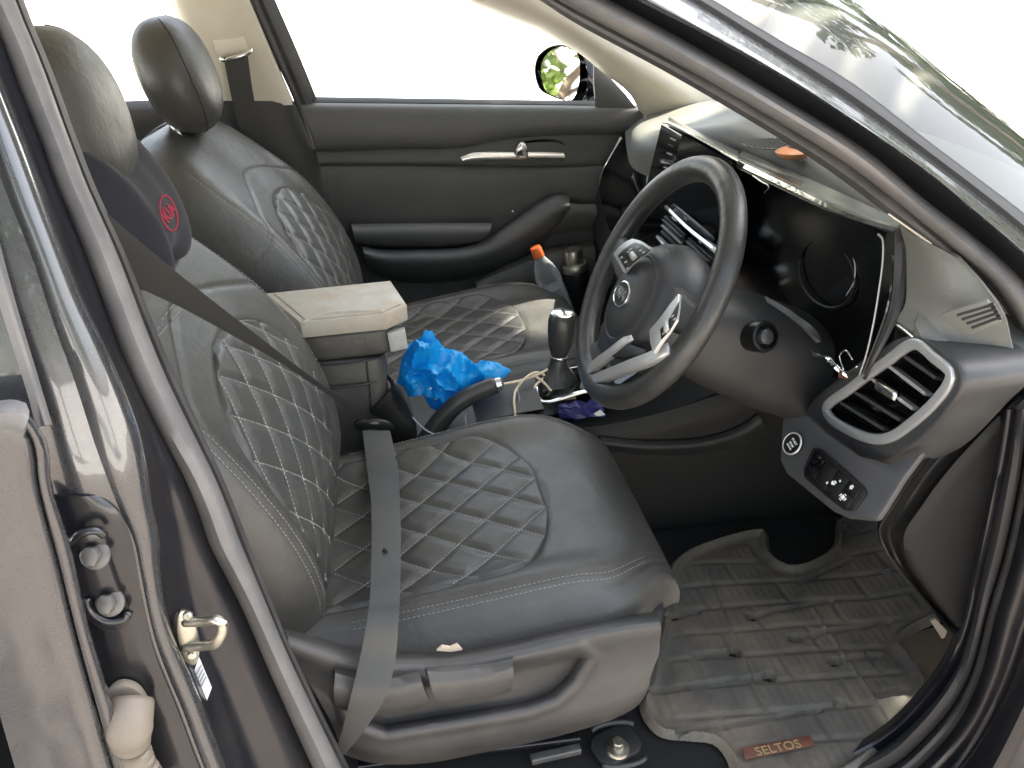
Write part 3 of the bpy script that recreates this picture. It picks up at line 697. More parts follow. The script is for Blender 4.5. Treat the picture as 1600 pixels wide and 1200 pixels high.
ME_cs = make_me('cushion_stitching', stitches(csurf, quilt_lines(cq_half, .0, .335)), threadm)
dbl = []
for d in (-.004, .004):
    for sg in (1, -1): dbl.append([(sg*(.83*cush_w(x)+d), x) for x in [.03+.42*i/60 for i in range(61)]])
ME_cs2 = make_me('cushion_seam_stitching', stitches(csurf, dbl, .004, .0026, .0006), threadm)
ME_hr = make_me('headrest', headrest_mesh(), leather)
def post_me():
    vs = []; fs = []
    o = []
    return None
def seat(label, cx, yc, recl, hr_up, cz, boff=-.03, hx=.03, grp='front seats of the car', mirror=1):
    root = thing('bucket_seat', label, 'car seat', (cx, yc, 0), grp)
    def ch(name, me, par=root, loc=(0, 0, 0), ry=0):
        o = bpy.data.objects.new(name, me); COL.objects.link(o); o.parent = par; o.location = loc; o.rotation_euler = (0, ry, 0); return o
    b = ch('backrest', ME_back, root, (boff, 0, .235), -radians(recl))
    ch('quilted_panel', ME_bq, b); o = ch('quilt_stitching', ME_bs, b); o['kind'] = 'stuff'; o = ch('seam_stitching', ME_bs2, b); o['kind'] = 'stuff'
    h = ch('headrest', ME_hr, b, (hx, 0, HB+.088+hr_up), radians(18))
    for th in (.95, -.95):                # cover seams down both cheeks of the headrest
        def hp(ph, g=1.004):
            se = lambda c, e: (abs(c)**e)*(1 if c > 0 else -1)
            u = .128*se(cos(ph), .72)*se(sin(th), .78); z = .106*se(sin(ph), .85); t = .064*se(cos(ph), .80)*se(cos(th), .85)-.010*(z/.106)
            return V((t, u*(1-.14*max(0, -z/.106)-.10*max(0, z/.106)**2), z))*g
        tube('headrest_seam', [hp(-1.35+2.7*i/14) for i in range(15)], .0011, plast2, h, n=40, seg=6)
    for s in (-1, 1):
        p = tube('headrest_post', [(-.02, s*.062, HB-.06), (-.02, s*.062, HB+.03+hr_up)], .006, chrome, b, n=4)
    c = ch('cushion', ME_cush, root, (0, 0, cz)); ch('quilted_panel', ME_cq, c); o = ch('quilt_stitching', ME_cs, c); o['kind'] = 'stuff'; o = ch('seam_stitching', ME_cs2, c); o['kind'] = 'stuff'
    return root, b, c, h
DX, DY = -.50, -.36
drv, dback, dcush, dhead = seat('black quilted leather driver seat behind the steering wheel with buckled seat belt', DX, DY, 20, .0, -.008, -.03, .035)
pas, pback, pcush, phead = seat('black quilted leather passenger seat beside the far door with dappled sun on its cushion', -.39, .36, 26, -.026, -.045, -.075, .030)
# side shield of the driver seat with levers
def sp(l, y): return [P(a, b, y) for a, b in l]
T0 = [(440, 985), (500, 1002), (560, 1018), (640, 1024), (720, 1020), (800, 1004), (900, 982), (985, 966), (1018, 962), (1028, 962)]
T1 = [(452, 1010), (510, 1030), (565, 1043), (640, 1050), (720, 1042), (800, 1026), (900, 1002), (985, 984), (1022, 980), (1031, 978)]
T2 = [(480, 1060), (520, 1085), (570, 1105), (640, 1110), (720, 1098), (800, 1080), (900, 1060), (975, 1040), (1015, 1028), (1028, 1020)]
T3 = [(520, 1130), (560, 1150), (600, 1166), (650, 1168), (720, 1156), (800, 1140), (900, 1116), (970, 1096), (1003, 1080), (1012, 1068)]
T4 = [(540, 1175), (575, 1186), (620, 1190), (680, 1186), (740, 1174), (820, 1158), (900, 1138), (960, 1118), (992, 1100), (1002, 1088)]
pocket = [V(p) for p in ((655, 1064), (720, 1054), (905, 1016), (918, 1026), (896, 1062), (866, 1090), (820, 1106), (700, 1126), (600, 1142), (548, 1122), (536, 1086), (560, 1072))]
def pocket_d(p):                          # signed distance to the recessed pocket, + inside (photo pixels)
    c = False; j = len(pocket)-1; best = 1e9
    for i in range(len(pocket)):
        A_, B_ = pocket[j], pocket[i]
        if (A_.y > p.y) != (B_.y > p.y) and p.x < (B_.x-A_.x)*(p.y-A_.y)/(B_.y-A_.y)+A_.x: c = not c
        d_ = B_-A_; t = max(0, min(1, (p-A_).dot(d_)/d_.dot(d_))); best = min(best, (p-(A_+d_*t)).length); j = i
    return best if c else -best
RW = [(T0, -.606), (mix(T0, T1, .30), -.640), (mix(T0, T1, .62), -.653), (T1, -.656), (mix(T1, T2, .5), -.652), (T2, -.652), (mix(T2, T3, .5), -.656), (T3, -.658), (mix(T3, T4, .5), -.652), (T4, -.628)]
SN = 110; rows_ = []
for l, y in RW: rows_.append([(v.x, v.y, y) for v in cr([V((a_, b_, 0)) for a_, b_ in l], SN)])
cols_ = [cr([V(rows_[j][i]) for j in range(len(RW))], 70) for i in range(SN)]
vs = []
for i in range(SN):
    for q in cols_[i]:
        d_ = pocket_d(V((q.x, q.y))); yy = q.z+.016*sm(-3, 9, d_)-.0035*exp(-((d_+9)/7)**2)-.004*sm(905, 1000, q.x)*sm(960, 1010, q.y)
        vs.append(P(q.x, q.y, yy))
keep(mesh('side_shield', vs, [(i*70+j, (i+1)*70+j, (i+1)*70+j+1, i*70+j+1) for i in range(SN-1) for j in range(69)], shieldm), drv); solid(LAST[0], .004)
keep(plate('seat_base', rrect(.45, .44, .03), .16, plast2, None, Matrix.Translation((DX+.25, DY, .075)), .008, 2), drv)
lv = keep(loft('height_lever', [sp([(664, 1052), (700, 1048), (760, 1042), (803, 1034)], -.660), sp([(668, 1058), (705, 1056), (760, 1050), (802, 1041)], -.672), sp([(680, 1082), (712, 1080), (760, 1073), (798, 1064)], -.672), sp([(688, 1092), (716, 1090), (760, 1082), (794, 1072)], -.660)], shieldm, 20, 14, thick=.008), drv)
keep(loft('lever_grip', [sp([(712, 1060), (760, 1054), (796, 1048)], -.6770), sp([(714, 1072), (760, 1066), (792, 1060)], -.6770)], plast, 10, 2, thick=.0015, off=1, smooth_v=False), drv)
keep(loft('recline_lever', [sp([(520, 1052), (560, 1060), (610, 1062), (655, 1056)], -.660), sp([(520, 1060), (560, 1068), (612, 1069), (658, 1062)], -.672), sp([(524, 1086), (560, 1094), (620, 1094), (668, 1084)], -.672), sp([(530, 1096), (560, 1104), (620, 1103), (670, 1092)], -.660)], shieldm, 20, 14, thick=.008), drv)
keep(loft('lever_grip', [sp([(612, 1070), (640, 1069), (655, 1067)], -.6770), sp([(616, 1088), (645, 1085), (662, 1082)], -.6770)], plast, 10, 2, thick=.0015, off=1, smooth_v=False), drv)
# tear with showing foam on the near edge of the cushion
keep(plate3('torn_patch', [P(a, b, -.634) for a, b in ((682, 1014), (690, 1007), (703, 1009), (714, 1004), (722, 1013), (704, 1016))], .003, foamm), drv)
# seat rails on the floor
for (a, b, z) in (((560, 1196), (905, 1152), .02), ((830, 1187), (906, 1170), .012)):
    p, q = PZ(*a, z), PZ(*b, z); keep(sweep('seat_rail', [p, q], rrect(.014, .012, .003), boltm_ if a[0] > 700 else paintin, n=4, sharp=30), drv)
ft = P(965, 1165, -.612)
keep(lathe('rail_bolt', [(0, .018), (.008, .018), (.0095, .015), (.0095, .006), (.017, .005), (.019, 0)], steel, None, Matrix.Translation(PZ(965, 1170, .012)), 20), drv)
keep(plate('rail_foot', rrect(.075, .055, .02), .010, plast2, None, Matrix.Translation(PZ(962, 1168, .002)) @ Matrix.Rotation(.3, 4, 'Z'), .003), drv)
for k in (-1, 1):
    c = PZ(966, 1165, .014); keep(tube('foot_guard', [c+V((.034*cos(t), k*.028+.010*k*sin(t), .004)) for t in (0.2, .8, 1.57, 2.3, 2.9)], .004, plast, n=16), drv)
# ================================================================== far door
door = thing('car_door', 'closed far front door with dark grey trim, silver strip and grey armrest', 'car door', (0, .72, .1))
def dp(o): return keep(o, door)
def row(l, y): return [P(a, b, y) for a, b in l]
XS = [(468, 1.), (600, 1.), (760, 1.), (930, 1.), (1010, 1.)]
def hrow(y0, y1, Y, x0=468, x1=1015, n=6): return [P(x0+(x1-x0)*i/(n-1), y0+(y1-y0)*i/(n-1), Y) for i in range(n)]
dp(loft('belt_strip', [hrow(153, 160, .755, 462, 930), hrow(157, 163, .742, 464, 930), hrow(161, 166, .735, 466, 932)], rubber, 30, 6, thick=.004))
padb = [(494, 231), (625, 227), (722, 225), (760, 217), (805, 210), (887, 205), (977, 205), (1005, 204)]
dp(loft('upper_pad', [hrow(160, 166, .742, 466, 1004), hrow(167, 172, .716, 470, 1005), hrow(185, 184, .704, 478, 1006), row([(490, 215), (625, 212), (722, 210), (760, 204), (805, 199), (887, 196), (977, 197), (1005, 197)], .700), row(padb, .707), row([(a, b+5) for a, b in padb], .722)], doorm, 60, 34, thick=.003))
dp(loft('decor_panel', [row([(a, b+3) for a, b in padb], .722), row([(494, 240), (625, 238), (722, 236), (805, 226), (887, 222), (1000, 222)], .716), row([(500, 254), (625, 254), (722, 255), (805, 256), (887, 256), (1000, 250)], .712), row([(502, 259), (625, 259), (722, 260), (805, 261), (887, 261), (1000, 256)], .722)], doord, 50, 18, thick=.003))
dp(loft('main_panel', [row([(500, 257), (625, 257), (722, 258), (887, 259), (1000, 254)], .722), row([(503, 266), (625, 266), (722, 267), (887, 266), (1000, 262)], .708), row([(516, 320), (650, 320), (760, 318), (887, 310), (990, 300)], .705), row([(525, 358), (650, 358), (760, 356), (880, 350), (980, 350)], .712), row([(535, 400), (650, 402), (760, 400), (880, 400), (980, 400)], .716), row([(545, 470), (650, 475), (760, 480), (880, 490), (980, 490)], .722), row([(560, 560), (700, 600), (800, 600), (900, 600), (1000, 600)], .725)], doord, 50, 40, thick=.003))
silv = dp(loft('silver_strip', [row([(719, 246), (740, 240), (797, 239), (850, 239), (880, 240)], .705), row([(721, 249), (740, 245), (797, 244), (850, 244), (882, 245)], .699), row([(728, 252), (740, 251), (797, 250), (850, 250), (880, 250)], .705)], chrome, 30, 8, thick=.004))
dp(loft('handle_recess', [row([(812, 222), (840, 218), (870, 219), (884, 226)], .712), row([(814, 232), (840, 230), (868, 231), (886, 234)], .722), row([(822, 240), (845, 239), (868, 239), (884, 239)], .710)], gloss, 16, 10, thick=.002))
dp(loft('inner_handle', [row([(806, 238), (809, 228), (815, 223), (820, 226), (823, 238)], .700), row([(808, 240), (811, 231), (816, 228), (820, 231), (824, 240)], .692), row([(806, 244), (811, 243), (816, 243), (821, 243), (826, 244)], .697)], chrome, 16, 8, thick=.005))
for k in range(9): dp(tube('speaker_rib', [P(888+k*4.2, 222+abs(k-4)*.6, .711), P(889+k*4.2, 240-abs(k-4)*1.5, .7095)], .0012, doorm, n=4, seg=6))
arm = dp(loft('armrest', [row([(550, 353), (600, 352), (700, 351), (767, 351)], .712), row([(549, 354), (600, 353), (700, 352), (768, 352)], .655), row([(551, 360), (600, 359), (700, 358), (766, 358)], .640), row([(554, 374), (600, 376), (700, 376), (757, 370)], .648), row([(556, 383), (600, 386), (700, 385), (740, 378)], .705)], doorm, 40, 26, thick=.004))
dp(loft('lower_ledge', [row([(562, 384), (595, 390), (650, 390), (719, 387), (760, 374), (806, 345), (848, 315), (870, 306), (888, 308)], .700), row([(566, 388), (596, 395), (650, 394), (719, 391), (762, 379), (808, 350), (852, 320), (872, 311), (889, 316)], .655), row([(568, 395), (598, 402), (650, 402), (722, 400), (772, 388), (820, 362), (858, 336), (876, 325), (889, 322)], .640), row([(572, 410), (600, 420), (655, 424), (730, 418), (790, 398), (830, 376), (862, 352), (880, 336), (890, 326)], .665), row([(576, 420), (600, 432), (660, 440), (735, 432), (800, 408), (840, 384), (870, 360), (884, 344), (892, 330)], .712)], doorm, 60, 30, thick=.004))
dp(loft('pull_grip_end', [row([(890, 318), (905, 320), (930, 320)], .668), row([(888, 326), (905, 328), (932, 330)], .655), row([(868, 356), (890, 345), (928, 346)], .672), row([(848, 372), (880, 362), (925, 360)], .712)], doorm, 20, 16, thick=.003))
dp(loft('door_pocket', [row([(742, 440), (800, 412), (850, 392), (930, 380)], .690), row([(745, 446), (800, 420), (850, 400), (930, 390)], .655), row([(740, 500), (800, 500), (850, 500), (930, 500)], .650), row([(740, 560), (800, 560), (850, 560), (930, 560)], .660)], doord, 24, 18, thick=.004))
dp(lathe('lock_pin', [(0, .004), (.002, .004), (.003, 0)], white, None, frame(P(801, 330, .700), r2, u2), 10))
sail = dp(plate3('sail_panel', [P(a, b, .73) for a, b in ((926, 94), (950, 118), (975, 145), (993, 168), (1003, 184), (980, 184), (940, 181), (930, 170), (926, 130))], .012, doord, bevel=.004))
dp(loft('window_glass', [[P(470, 160, .752), P(700, 161, .752), P(935, 166, .752)], [P(404, 0, .69), P(640, -30, .69), P(860, 50, .70)], [P(388, -40, .67), P(600, -80, .67), P(760, -60, .67)]], glass, 20, 12))
# wing mirror outside the far window
mr = thing('wing_mirror', 'far side wing mirror with dark housing reflecting green leaves', 'wing mirror', P(885, 150, .93))
hs = [(835, 112), (838, 92), (850, 78), (868, 70), (890, 73), (908, 84), (918, 110), (918, 140), (908, 160), (885, 158), (860, 150), (842, 138)]
gl = [(846, 110), (849, 94), (858, 82), (872, 74), (892, 76), (904, 86), (907, 112), (903, 140), (894, 156), (870, 151), (852, 139)]
MN = V((-.90, -.43, .03)).normalized(); MP = P(876, 115, .932)
def PM(px, py, h=0):
    d = ray(px, py); return CAM+d*((MP+MN*h-CAM).dot(MN)/d.dot(MN))
hc = cr([PM(a, b) for a, b in hs], 40, True); back = cr([PM(877+(a-877)*.72, 113+(b-113)*.72)+V((.085, .01, 0)) for a, b in hs], 40, True); mid_ = cr([PM(877+(a-877)*1.02, 113+(b-113)*1.02)+V((.035, .004, 0)) for a, b in hs], 40, True)
vs = hc+mid_+back+[sum(back, V())/40+V((.02, 0, 0))]; fs = []
for j in range(2):
    for i in range(40): fs.append((j*40+i, j*40+(i+1) % 40, (j+1)*40+(i+1) % 40, (j+1)*40+i))
for i in range(40): fs.append((80+i, 80+(i+1) % 40, 120))
keep(mesh('housing', vs, fs, gloss), mr); solid(LAST[0], .004)
mg = keep(plate3('mirror_glass', [PM(a, b, .003) for a, b in gl], .002, mirrorm, n=40, towards=(-1, -.45, 0)), mr)
keep(sweep('mirror_foot', [P(908, 150, .90)+V((.03, 0, 0)), P(918, 158, .84)+V((.03, 0, 0)), P(935, 165, .77)], rrect(.05, .045, .015), gloss, n=12), mr)
# far rear door
rdoor = thing('car_door', 'dark trim of the far rear door below its window, behind the headrests', 'car door', (-.95, .73, .1))
keep(loft('door_card', [[V((-1.7, .74, .735)), V((-1.1, .745, .738)), V((-.60, .745, .738))], [V((-1.7, .70, .72)), V((-1.1, .705, .722)), V((-.60, .705, .722))], [V((-1.7, .69, .60)), V((-1.1, .69, .60)), V((-.60, .69, .60))], [V((-1.7, .70, .0)), V((-1.1, .70, .0)), V((-.60, .70, .0))]], plast2, 20, 20, thick=.004), rdoor)
keep(loft('window_glass', [[V((-1.7, .745, .735)), V((-.60, .75, .735))], [V((-1.7, .66, 1.05)), V((-.72, .67, 1.10))]], glass, 8, 2, smooth_v=False), rdoor)

# ================================================================== dashboard
dash = thing('dashboard', 'dark grey dashboard with soft light-catching top across the cabin front', 'dashboard', (.4, 0, .3))
def da(o): return keep(o, dash)
cowl = [(.575, .69, .705), (.70, .45, .722), (.79, .15, .73), (.79, -.15, .73), (.70, -.45, .722), (.585, -.66, .71), (.53, -.705, .70)]
midr = [(.46, .685, .700), (.52, .45, .732), (.55, .15, .745), (.55, -.15, .745), (.48, -.45, .738), (.40, -.66, .715), (.37, -.705, .690)]
rear = [P(1003, 188, .685), P(992, 205, .58), P(1010, 222, .40), (.30, .17, .738), (.32, 0, .740), (.32, -.30, .738), (.30, -.55, .728), P(1436, 520, -.655), P(1545, 578, -.700)]
face = [P(978, 208, .675), P(982, 238, .58), P(998, 268, .42), (.30, .17, .62), (.37, 0, .60), (.37, -.30, .58), (.34, -.55, .60), P(1440, 550, -.662), P(1560, 640, -.702)]
da(loft('dash_top', [cowl, midr, [V(a).lerp(V(b), .35)+V((0, 0, .006)) for a, b in zip(cr(rear, 7), cr(midr, 7))], rear, face], softdash, 80, 40, thick=.004))
da(loft('passenger_band', [face[:4], [P(962, 232, .67), P(966, 262, .58), P(988, 296, .42), V((.235, .17, .585))], [P(944, 262, .67), P(953, 305, .585), P(975, 345, .42), V((.232, .17, .53))], [P(938, 292, .675), P(946, 335, .60), P(968, 372, .44), V((.25, .17, .50))]], gloss, 30, 20, thick=.004))
da(loft('glovebox', [[P(938, 292, .675), P(946, 335, .60), P(968, 372, .44), V((.25, .17, .50))], [P(930, 330, .68), P(940, 372, .60), P(962, 402, .44), V((.255, .17, .46))], [P(935, 430, .68), P(950, 440, .60), P(975, 470, .44), V((.30, .17, .36))], [P(950, 470, .68), P(970, 480, .60), P(1000, 500, .44), V((.38, .17, .30))]], plast2, 24, 24, thick=.004))
da(sweep('vent_chrome', [P(970, 214, .672), P(958, 236, .666), P(948, 254, .664), P(941, 270, .668), P(937, 290, .676)], rrect(.009, .005, .002), chrome, n=24))
da(loft('chrome_spear', [[P(970, 274, .572), P(982, 296, .50), P(1004, 312, .40), V((.230, .22, .578))], [P(971, 277, .570), P(980, 304, .498), P(992, 330, .41), V((.226, .22, .55))]], chrome, 20, 2, thick=.003, smooth_v=False))
da(tube('chrome_line', [P(959, 284, .575), P(968, 302, .53), P(982, 322, .46), P(994, 338, .40)], .0022, chrome, n=20))
# --- lower structure under the dash (knee area, dark)
kneem = mat('shaded_black_trim', (.007, .007, .007), .6, bump=.2, bscale=800)  # footwell shade put into the colour of knee panel and tunnel side
da(loft('knee_panel', [[(.27, .17, .56), (.27, 0, .56), (.27, -.20, .56), (.25, -.5, .56)], [(.30, .17, .42), (.30, 0, .42), (.27, -.20, .45), (.25, -.5, .45)], [(.42, .17, .33), (.42, 0, .33), (.40, -.2, .36), (.36, -.5, .37)], [(.62, .17, .34), (.62, 0, .34), (.62, -.2, .36), (.60, -.5, .36)]], kneem, 30, 20, thick=.004))

# --- centre screen
scr = da(plate3('screen_housing', [PX(a, b, .212) for a, b in ((1045, 191), (1153, 251), (1128, 380), (1016, 306))], .016, gloss, bevel=.003, towards=(-1, 0, .1)))
def so(o): o.parent = scr; return o
q = [PX(a, b, .1955) for a, b in ((1066, 209), (1144, 252), (1122, 362), (1040, 309))]
disp = plate3('display', q, .0006, screenon, scr, towards=(-1, 0, 0))
for k, (a, b) in enumerate(((1052, 217), (1049, 227), (1047, 240), (1044, 252), (1042, 262), (1039, 274))):
    m_ = white if k % 2 == 0 or k == 2 else plast
    plate3('button_mark', [PX(a-4.5, b-2.6, .1953), PX(a+4.0, b+1.2, .1953), PX(a+3.4, b+3.6, .1953), PX(a-5.0, b-.2, .1953)], .0007, boxm if k % 2 == 0 else plast, scr, towards=(-1, 0, 0))
text('brand_mark', 'KIA', .010, frame(PX(1071, 341, .1952), (.05, -1, 0), (.05, 0, 1)), boxm, scr)
da(loft('screen_top_film', [[PX(1043, 189, .197), PX(1098, 219, .197), PX(1153, 250, .197)], [PX(1044, 186, .215), PX(1098, 215, .215), PX(1153, 245, .215)], [PX(1046, 183, .262), PX(1100, 210, .262), PX(1154, 237, .262)]], filmsil, 20, 8, thick=.002))
# --- instrument cluster under its hood
da(loft('cluster_panel', [[PX(1150, 260, .226), PX(1230, 298, .228), PX(1320, 339, .230), PX(1388, 365, .234)], [PX(1140, 330, .240), PX(1230, 370, .244), PX(1310, 410, .246), PX(1380, 440, .246)], [PX(1128, 450, .250), PX(1230, 490, .252), PX(1300, 520, .252), PX(1366, 540, .246)], [PX(1140, 540, .250), PX(1230, 566, .250), PX(1290, 586, .246), PX(1344, 596, .236)]], clusterm, 24, 20, thick=.003))
ring = [PX(1292+46*cos(t)*.95, 428+52*sin(t)+10*cos(t), .2415) for t in [i*2*pi/24 for i in range(24)]]
da(tube('dial_ring', ring, .0018, blackm, n=48, seg=8, closed=True))
da(tube('dial_highlight_arc', [PX(1330, 392, .241), PX(1336, 415, .241), PX(1334, 440, .241), PX(1322, 462, .241)], .0009, alu, n=16, seg=6))  # silver arc built as the highlight on the black dial ring
da(loft('cluster_hood', [[PX(1151, 258, .206), PX(1240, 300, .204), PX(1330, 342, .204), PX(1398, 362, .208)], [PX(1152, 252, .206), PX(1240, 295, .203), PX(1330, 337, .203), PX(1400, 357, .207)], [PX(1154, 243, .245), PX(1250, 284, .245), PX(1340, 326, .245), PX(1408, 352, .240)], [PX(1160, 236, .285), PX(1262, 278, .285), PX(1350, 318, .285), PX(1416, 350, .272)]], filmsil, 40, 16, thick=.003))
da(loft('hood_side', [[PX(1398, 362, .206), PX(1397, 420, .200), PX(1390, 480, .196), PX(1352, 582, .190)], [PX(1408, 356, .215), PX(1410, 420, .205), PX(1404, 482, .200), PX(1350, 592, .186)], [PX(1418, 358, .268), PX(1421, 420, .262), PX(1419, 472, .255), PX(1362, 590, .215)]], plast, 30, 12, thick=.003))
da(loft('hood_inner_wall', [[PX(1398, 362, .2055), PX(1396, 420, .200), PX(1388, 480, .196), PX(1350, 584, .190)], [PX(1387, 366, .232), PX(1379, 440, .244), PX(1364, 540, .244), PX(1342, 594, .234)]], gloss, 24, 2, thick=.002, smooth_v=False))
da(tube('cluster_silver_edge', [PX(1372, 366, .2015), PX(1379, 374, .2015), PX(1379, 410, .2015), PX(1374, 450, .20), PX(1364, 510, .196), PX(1352, 560, .192), PX(1342, 588, .19)], .0013, alu, n=40, seg=6))
def film(name, pts, r): return da(tube(name, pts, r, chrome, n=24, seg=6))
filmm = glassmat('clear_peeling_film')
da(loft('peeling_film', [[PX(1268, 548, .20), PX(1290, 556, .19), PX(1310, 572, .185), PX(1322, 584, .183)], [PX(1270, 556, .20), PX(1290, 562, .185), PX(1308, 580, .18), PX(1324, 590, .18)]], filmm, 20, 4))
film('film_edge', [PX(1268, 550, .19), PX(1284, 556, .186), PX(1298, 560, .184), PX(1310, 575, .183), PX(1322, 582, .183), PX(1340, 572, .184)], .0010)
film('film_edge', [PX(1318, 578, .183), PX(1312, 556, .183), PX(1322, 548, .182), PX(1332, 562, .182)], .0012)
film('film_edge', [PX(1176, 274, .204), PX(1190, 284, .203), PX(1202, 292, .203), PX(1194, 302, .204)], .0012)
da(plate3('red_tab', [PX(a, b, .184) for a, b in ((1312, 582), (1326, 585), (1325, 592), (1312, 590))], .002, redp))
# --- lower dash edge blade beneath the cluster
da(loft('cluster_lower_lip', [[P(1196, 462, -.44), P(1240, 490, -.47), P(1268, 515, -.50), P(1278, 534, -.505)], [P(1200, 472, -.445), P(1238, 500, -.475), P(1262, 522, -.505), P(1276, 536, -.51)]], plast, 20, 4, thick=.006))
# --- right vent with chrome frame
VO = [(1291, 639), (1330, 606), (1384, 566), (1432, 537), (1460, 558), (1487, 583), (1484, 598), (1460, 630), (1424, 662), (1394, 682), (1367, 686), (1330, 674), (1297, 652)]
vent = da(sweep('vent_frame', [PX(a, b, .198) for a, b in VO], rrect(.0135, .009, .0035), alu, n=90, upv=(-1, 0, 0), closed=True))
VI = [(1304, 637), (1340, 608), (1390, 572), (1428, 550), (1452, 570), (1474, 590), (1450, 625), (1415, 654), (1390, 672), (1366, 675), (1330, 662)]
cav = cr([PX(a, b, .203) for a, b in VI], 40, True); cv2 = [p+V((.05, 0, -.01)) for p in cav]; cc = sum(cv2, V())/40
mesh('vent_cavity', cav+cv2+[cc], [(i, (i+1) % 40, 40+(i+1) % 40, 40+i) for i in range(40)]+[(40+i, 40+(i+1) % 40, 80) for i in range(40)], blackm, vent)
for i, (a, b, c, d) in enumerate(((1418, 557, 1468, 592), (1394, 573, 1452, 617), (1366, 592, 1432, 640), (1338, 612, 1412, 658), (1318, 630, 1386, 672))):
    sweep('vent_slat', [PX(a, b, .208), PX(c, d, .208)], [(-.002, -.006), (.002, -.006), (.002, .006), (-.002, .006)], alu if i in (1, 2) else plast, vent, n=3, upv=(-1, .1, .3), sharp=30)
for k in range(6):
    t = k/5; a, b = 1410-78*t, 574+54*t
    sweep('vent_vane', [PX(a-20+44*.1, b+8, .222), PX(a+46, b+44, .222)], [(-.0008, -.006), (.0008, -.006), (.0008, .006), (-.0008, .006)], blackm, vent, n=3, upv=(-1, 0, .1), sharp=30)
sweep('vent_tab', [PX(1371, 602, .200), PX(1386, 611, .196), PX(1402, 621, .200)], rrect(.012, .007, .003), chrome, vent, n=8, upv=(-1, 0, 0))
# pod around the vent
O1 = [(1277, 648), (1290, 628), (1325, 600), (1380, 558), (1433, 527), (1470, 545), (1500, 575), (1505, 600), (1482, 640), (1445, 678), (1405, 704), (1362, 706), (1318, 690), (1285, 665)]
O2 = [(1270, 648), (1284, 620), (1320, 590), (1378, 548), (1434, 518), (1490, 530), (1545, 560), (1560, 590), (1520, 636), (1456, 704), (1400, 734), (1358, 732), (1312, 705), (1277, 665)]
ve = cr([PX(a, b, .199) for a, b in VO], 80, True); o1 = cr([PX(a, b, .196) for a, b in O1], 80, True); o2 = cr([PX(a, b, .235) for a, b in O2], 80, True)
om = [p.lerp(q, .5)+V((-.014, 0, 0)) for p, q in zip(o1, o2)]; o3 = [p+V((.05, .006, .0)) for p in o2]
R_ = [ve, o1, om, o2, o3]; vs = []
cols = [cr([r[i] for r in R_], 22) for i in range(80)]
vs = [cols[i][j] for j in range(22) for i in range(80)]
da(mesh('vent_pod', vs, [(j*80+i, j*80+(i+1) % 80, (j+1)*80+(i+1) % 80, (j+1)*80+i) for j in range(21) for i in range(80)], plast))
# gloss piece left of the vent top
da(plate3('gloss_trim', [PX(a, b, .205) for a, b in ((1352, 590), (1398, 506), (1433, 534), (1384, 562), (1340, 596))], .003, gloss, towards=(-1, 0, 0)))
da(tube('gloss_trim_edge', [PX(1400, 506, .201), PX(1418, 520, .200), PX(1434, 534, .198)], .0022, chrome, n=10))
# --- lower switch panel
def PN(px, py):                           # plane of the lower panel
    n_ = V((-.86, -.12, .50)).normalized(); p0 = V((.150, -.56, .475)); d = ray(px, py); return CAM+d*((p0-CAM).dot(n_)/d.dot(n_)), n_
pn = lambda l, h=0: [PN(a, b)[0]+PN(a, b)[1]*h for a, b in l]
LP = [(1231, 656), (1270, 652), (1300, 680), (1350, 715), (1400, 728), (1452, 709), (1420, 752), (1390, 800), (1379, 816), (1333, 812), (1310, 802), (1237, 743), (1227, 722)]
lp = da(plate3('switch_panel', pn(LP), .012, plast, bevel=.004, towards=(-1, -.2, .5)))
nn_ = V((-.86, -.12, .50)).normalized()
LM = frame(PN(1250, 698)[0]+nn_*.012, V((0, -1, -.25)), nn_.cross(V((0, -1, -.25))))
st = lathe('start_button', [(.0155, 0), (.0155, .003), (.0135, .005), (.0120, .0052), (.0115, .0035), (0, .0035)], blackm, lp, LM, 32)
lathe('button_ring', [(.0150, .0032), (.0162, .0042), (.0150, .0056), (.0138, .0050)], alu, lp, LM, 32, cap=False)
text('button_print', 'START', .0045, LM @ Matrix.Translation((0, .004, .0037)), white, lp); text('button_print', 'STOP', .0045, LM @ Matrix.Translation((0, -.002, .0037)), white, lp); text('button_print', 'ENGINE', .0034, LM @ Matrix.Translation((0, -.0065, .0037)), white, lp)
SB = [(1281, 705), (1292, 704), (1330, 736), (1362, 766), (1366, 777), (1346, 803), (1330, 801), (1300, 778), (1268, 750), (1267, 736)]
sb = plate3('switch_bezel', pn(SB, .012), .003, blackm, lp, bevel=.001, towards=(-1, -.2, .5))
for k in range(4):
    t = k/4; c0, c1 = V((1286, 709)), V((1270, 742)); dv = V((74, 62))
    a = c0+dv*(t+.012); b = c0+dv*(t+.235); c = c1+dv*(t+.235)*.92; d = c1+dv*(t+.012)*.92
    if k < 3: plate3('switch', pn([(v.x, v.y) for v in (a, b, c, d)], .0148), .0025, gloss if k == 0 else blackm, lp, bevel=.0008, towards=(-1, -.2, .5))
    else:
        m1 = a.lerp(d, .5); m2 = b.lerp(c, .5)
        plate3('switch', pn([(v.x, v.y) for v in (a, b, m2+V((1, -1)), m1+V((1, -1)))], .0148), .0025, blackm, lp, bevel=.0008, towards=(-1, -.2, .5))
        plate3('switch', pn([(v.x, v.y) for v in (m1, m2, c, d)], .0148), .0025, blackm, lp, bevel=.0008, towards=(-1, -.2, .5))
def icon(name, px, py, parts):            # small printed symbols on the switches
    M_ = frame(PN(px, py)[0]+nn_*.0176, V((0, -1, -.25)), nn_.cross(V((0, -1, -.25))))
    for (x, y, w_, h_) in parts: plate(name, [(x-w_/2, y-h_/2), (x+w_/2, y-h_/2), (x+w_/2, y+h_/2), (x-w_/2, y+h_/2)], .0003, white, lp, M_)
